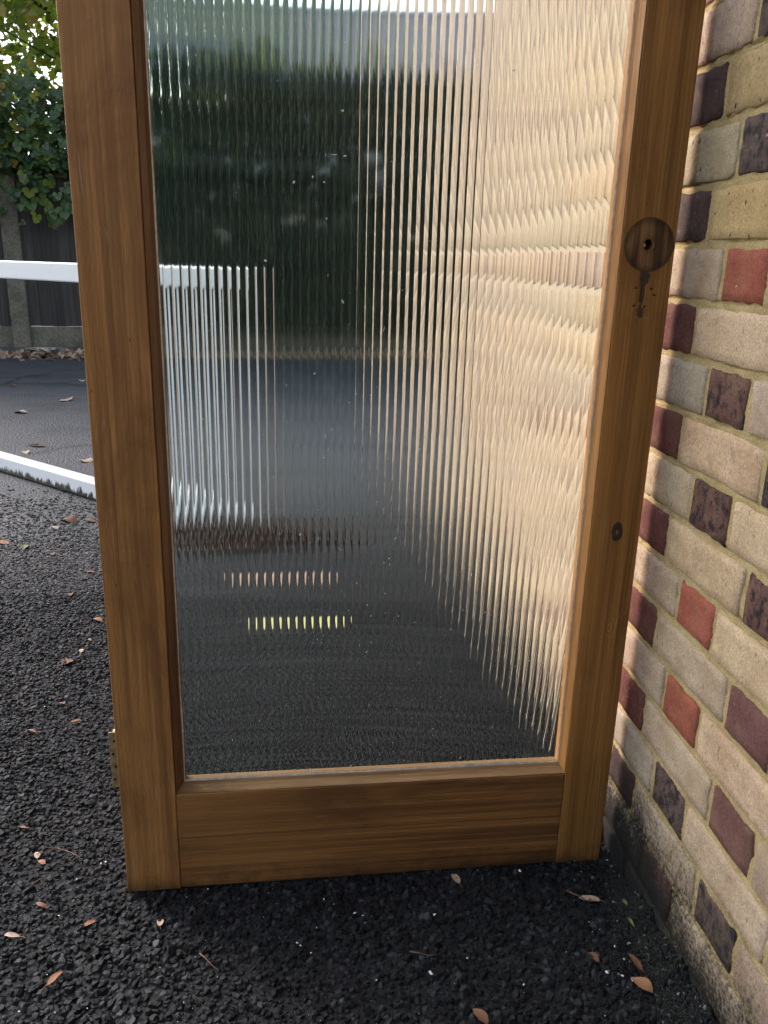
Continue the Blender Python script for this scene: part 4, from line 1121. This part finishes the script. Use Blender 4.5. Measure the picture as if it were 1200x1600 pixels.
LV = [
 (82, 1530, .030, -.45, SLIM, 'dead_orange', 'slim orange-brown leaf, the lowest one on the tarmac left of the door'),
 (1006, 1547, .036, .75, OVAL, 'dead_orange', 'bright orange-brown leaf lying at the foot of the brick wall'),
 (995, 1514, .034, .35, SLIM, 'dead_brown', 'dark brown narrow leaf just behind the bright orange one by the wall'),
 (929, 1496, .022, .6, OVAL, 'dead_brown', 'small dark brown leaf in the shade between the door and the wall'),
 (713, 1373, .024, .5, OVAL, 'dead_pale', 'pale buff leaf touching the shadow under the bottom rail'),
 (926, 1406, .036, 1.4, SLIM, 'dead_pale', 'dry curled pale leaf in the dark corner below the lock stile'),
 (975, 1426, .014, .2, OVAL, 'dead_green', 'tiny green leaf by the wall foot below the lock stile'),
 (985, 1456, .020, .3, SLIM, 'dead_green', 'small folded olive leaf against the dirty wall foot'),
 (753, 1589, .030, .6, OVAL, 'dead_brown', 'brown leaf cut by the bottom edge of the picture'),
 (250, 1441, .019, .3, OVAL, 'dead_pale', 'small pale curled leaf in front of the left foot of the door'),
 (137, 1443, .026, -.9, SLIM, 'dead_orange', 'slim rusty leaf on the tarmac left of the door foot'),
 (105, 1034, .040, -.7, LOBED, 'dead_brown', 'curled brown lobed leaf midway along the chippings left of the door'),
 (154, 968, .034, 1.2, OVAL, 'dead_orange', 'reddish leaf lying close to the hinge stile'),
 (139, 999, .032, 1.0, SLIM, 'dead_brown', 'thin brown leaf just below the reddish one by the hinge stile'),
 (127, 1016, .020, .2, OVAL, 'dead_pale', 'small pale leaf beside the curled brown lobed leaf'),
 (118, 1126, .032, -1.1, SLIM, 'dead_orange', 'slim orange leaf on the chippings above the hinge'),
 (50, 1141, .030, 1.5, SLIM, 'dead_orange', 'slim pinkish orange leaf lying flat near the left edge'),
 (98, 1098, .020, .9, OVAL, 'dead_orange', 'small orange leaf above the two slim orange ones'),
 (58, 1336, .018, .4, OVAL, 'dead_pale', 'small tan leaf at the end of a thin twig'),
 (66, 1346, .016, 1.1, OVAL, 'dead_orange', 'tiny orange leaf touching the small tan one'),
 (22, 1461, .026, 1.5, SLIM, 'dead_pale', 'pale sliver of leaf at the left edge of the picture'),
 (68, 1414, .026, 1.2, SLIM, 'dead_brown', 'brown narrow leaf above the pale sliver at the left'),
 (40, 1292, .022, 1.3, SLIM, 'dead_brown', 'thin brown leaf fragment level with the hinge foot'),
 (110, 928, .030, .2, OVAL, 'dead_brown', 'brown leaf where the coarse chippings begin'),
 (108, 812, .070, 1.2, LOBED, 'dead_brown', 'broad brown leaf just in front of the white bottom rail'),
 (87, 823, .045, .6, OVAL, 'dead_pale', 'pale leaf beside the broad brown leaf near the white rail'),
 (143, 813, .045, 1.0, OVAL, 'dead_brown', 'brown leaf tucked beside the door edge near the white rail'),
 (38, 855, .05, .2, OVAL, 'dead_green', 'greenish leaf on the tarmac in front of the white rail'),
 (6, 847, .05, 1.3, OVAL, 'dead_orange', 'rusty leaf at the left edge in front of the white rail'),
 (143, 893, .035, 1.4, SLIM, 'dead_orange', 'slim orange leaf against the door edge below the white rail'),
 (82, 865, .030, .4, OVAL, 'dead_brown', 'small brown leaf between the greenish leaf and the door'),
 (102, 625, .11, .7, LOBED, 'dead_pale', 'large pale curled leaf alone on the far tarmac'),
 (33, 644, .10, 1.3, OVAL, 'dead_pale', 'tan leaf left of the large pale leaf on the far tarmac'),
 (62, 696, .12, 1.4, SLIM, 'dead_brown', 'long brown leaf just behind the white bottom rail'),
 (40, 706, .07, .5, OVAL, 'dead_pale', 'small leaf below the long brown one behind the white rail'),
 (135, 719, .08, 1.0, LOBED, 'dead_pale', 'pale lobed leaf between the white rail and the door edge'),
 (20, 602, .08, 1.2, OVAL, 'dead_brown', 'brown leaf a little out from the heap at the fence foot'),
 (128, 594, .10, .4, OVAL, 'dead_pale', 'pale leaf at the edge of the heap beside the door edge'),
 (440, 905, .14, .25, OVAL, 'dead_peach', 'peach coloured leaf repeated in streaks through the reeded glass'),
 (467, 972, .13, -.2, OVAL, 'dead_yellow', 'bright yellow leaf repeated in streaks through the reeded glass'),
]
for L in LV: fallen(*L, curl=random.uniform(.1, .55), lift=0.005 if L[1] > 850 else 0.003)
# heap of leaves along the fence foot
ov_l = leaf_mesh('litter', OVAL, M['litter'], .4, .6); lb_l = leaf_mesh('litter', LOBED, M['litter'], .4, .6)
for me, cnt in ((ov_l, 900), (lb_l, 700)):
    pts = []
    for i in range(cnt):
        s = random.uniform(-4.5, 9); d = abs(random.gauss(0, .16))
        q = FA + FT * s + Vector((FT.y, -FT.x, 0)) * (0.18 + d)
        pts.append((q + Vector((0, 0, max(.01, .07 - d * .25) * random.random() + .01)), rand_rot((0, -.2, 1), .9), random.uniform(.06, .12)))
    scatter_join('leaf_litter', me, pts, M['litter'], None)
for o in bpy.data.objects:
    if o.name.startswith('leaf_litter'): tag(o, 'drift of dry brown leaves along the fence foot', 'leaf litter', kind='stuff')

pts = []
for i in range(260):
    px, py = random.gauss(350, 75), random.gauss(842, 13)
    p = on_ground(px, py); pts.append((Vector((p.x, p.y, random.uniform(.004, .03))), rand_rot((0, -.2, 1), .9), random.uniform(.04, .08)))
tag(scatter_join('leaf_litter', ov_l, pts, M['damp_leaf'], None), 'damp brown leaf drift at the foot of the white frame', 'leaf litter', kind='stuff')

# twigs
def twig(pp, r, label):
    pts = []
    for i, (x, y) in enumerate(pp):
        p = on_ground(x, y, 0.007); pts.append((p.x, p.y, 0.0075 + 0.002 * math.sin(i * 2.1)))
    c = Vector(pts[0]); o = tube('twig', [Vector(q) - c for q in pts], r, r * .5, M['twig'], None, 5); o.location = c
    tag(o, label, 'twig', 'twigs on the tarmac')
twig([(58, 1335), (72, 1326), (92, 1325), (110, 1332), (124, 1340), (128, 1352)], .0011, 'thin bowed twig on the chippings left of the door foot')
twig([(312, 1490), (322, 1500), (332, 1508), (342, 1517)], .0009, 'short straight twig with a bud in front of the door')
twig([(640, 1487), (655, 1491), (672, 1492), (692, 1490)], .0009, 'fine twig lying across in front of the bottom rail')
twig([(1028, 1540), (1036, 1562), (1048, 1578), (1060, 1582), (1063, 1596)], .0012, 'crooked dark twig by the brick wall at the bottom corner')
twig([(885, 1392), (905, 1402), (922, 1408), (944, 1400)], .0012, 'dry curved twig in the corner between door and wall')
twig([(50, 1382), (62, 1376), (74, 1370)], .001, 'short pale twig near the left edge')

# pale chips and grit
V, F = [], []
spots = [(673, 1521, 3.2), (948, 1520, 3.4), (972, 1526, 2.2), (1003, 1510, 1.8), (988, 1533, 2.4), (960, 1480, 1.6), (982, 1456, 1.8), (554, 1428, 2.5), (567, 1432, 2), (668, 1428, 1.8), (679, 1430, 2.4), (812, 1362, 2.6), (588, 1533, 1.5),
         (486, 1490, 1.6), (464, 1475, 2), (470, 1479, 1.6), (506, 1406, 1.6), (730, 1498, 2), (818, 1540, 1.6), (955, 1330, 1.7), (967, 1318, 1.8), (948, 1345, 1.5), (975, 1500, 2), (1018, 1500, 2), (1000, 1497, 1.6), (325, 1390, 1.5), (120, 1375, 1.5),
         (92, 1432, 1.6), (158, 1350, 1.4), (165, 1348, 1.6), (30, 1582, 1.8), (125, 1017, 1.6), (70, 1105, 1.2)]
for _ in range(230): 
    px, py = (random.gauss(985, 40), random.gauss(1420, 90)) if random.random() < .3 else (random.uniform(0, 1050), random.uniform(950, 1600))
    spots.append((px, py, random.uniform(.35, .95)))
for px, py, s in spots:
    p = on_ground(px, py, .006)
    if p.x > wall_x(p.y) - .002: continue
    b = len(V); s *= .00062; a = random.uniform(0, 6); l = random.uniform(1, 2.2)
    for dx, dy in ((-l, -1), (l, -.8), (l * .9, 1), (-l * .8, .9)):
        V.append((p.x + (dx * math.cos(a) - dy * math.sin(a)) * s, p.y + (dx * math.sin(a) + dy * math.cos(a)) * s, .0075 + random.uniform(-.0005, .0012)))
    V.append((p.x, p.y, .0078 + s * .35))
    for k in range(4): F.append((b + k, b + (k + 1) % 4, b + 4))
o = obj('grit', mesh('grit', V, F, M['chip'])); tag(o, 'white chips and grit among the black chippings', 'grit', kind='stuff')
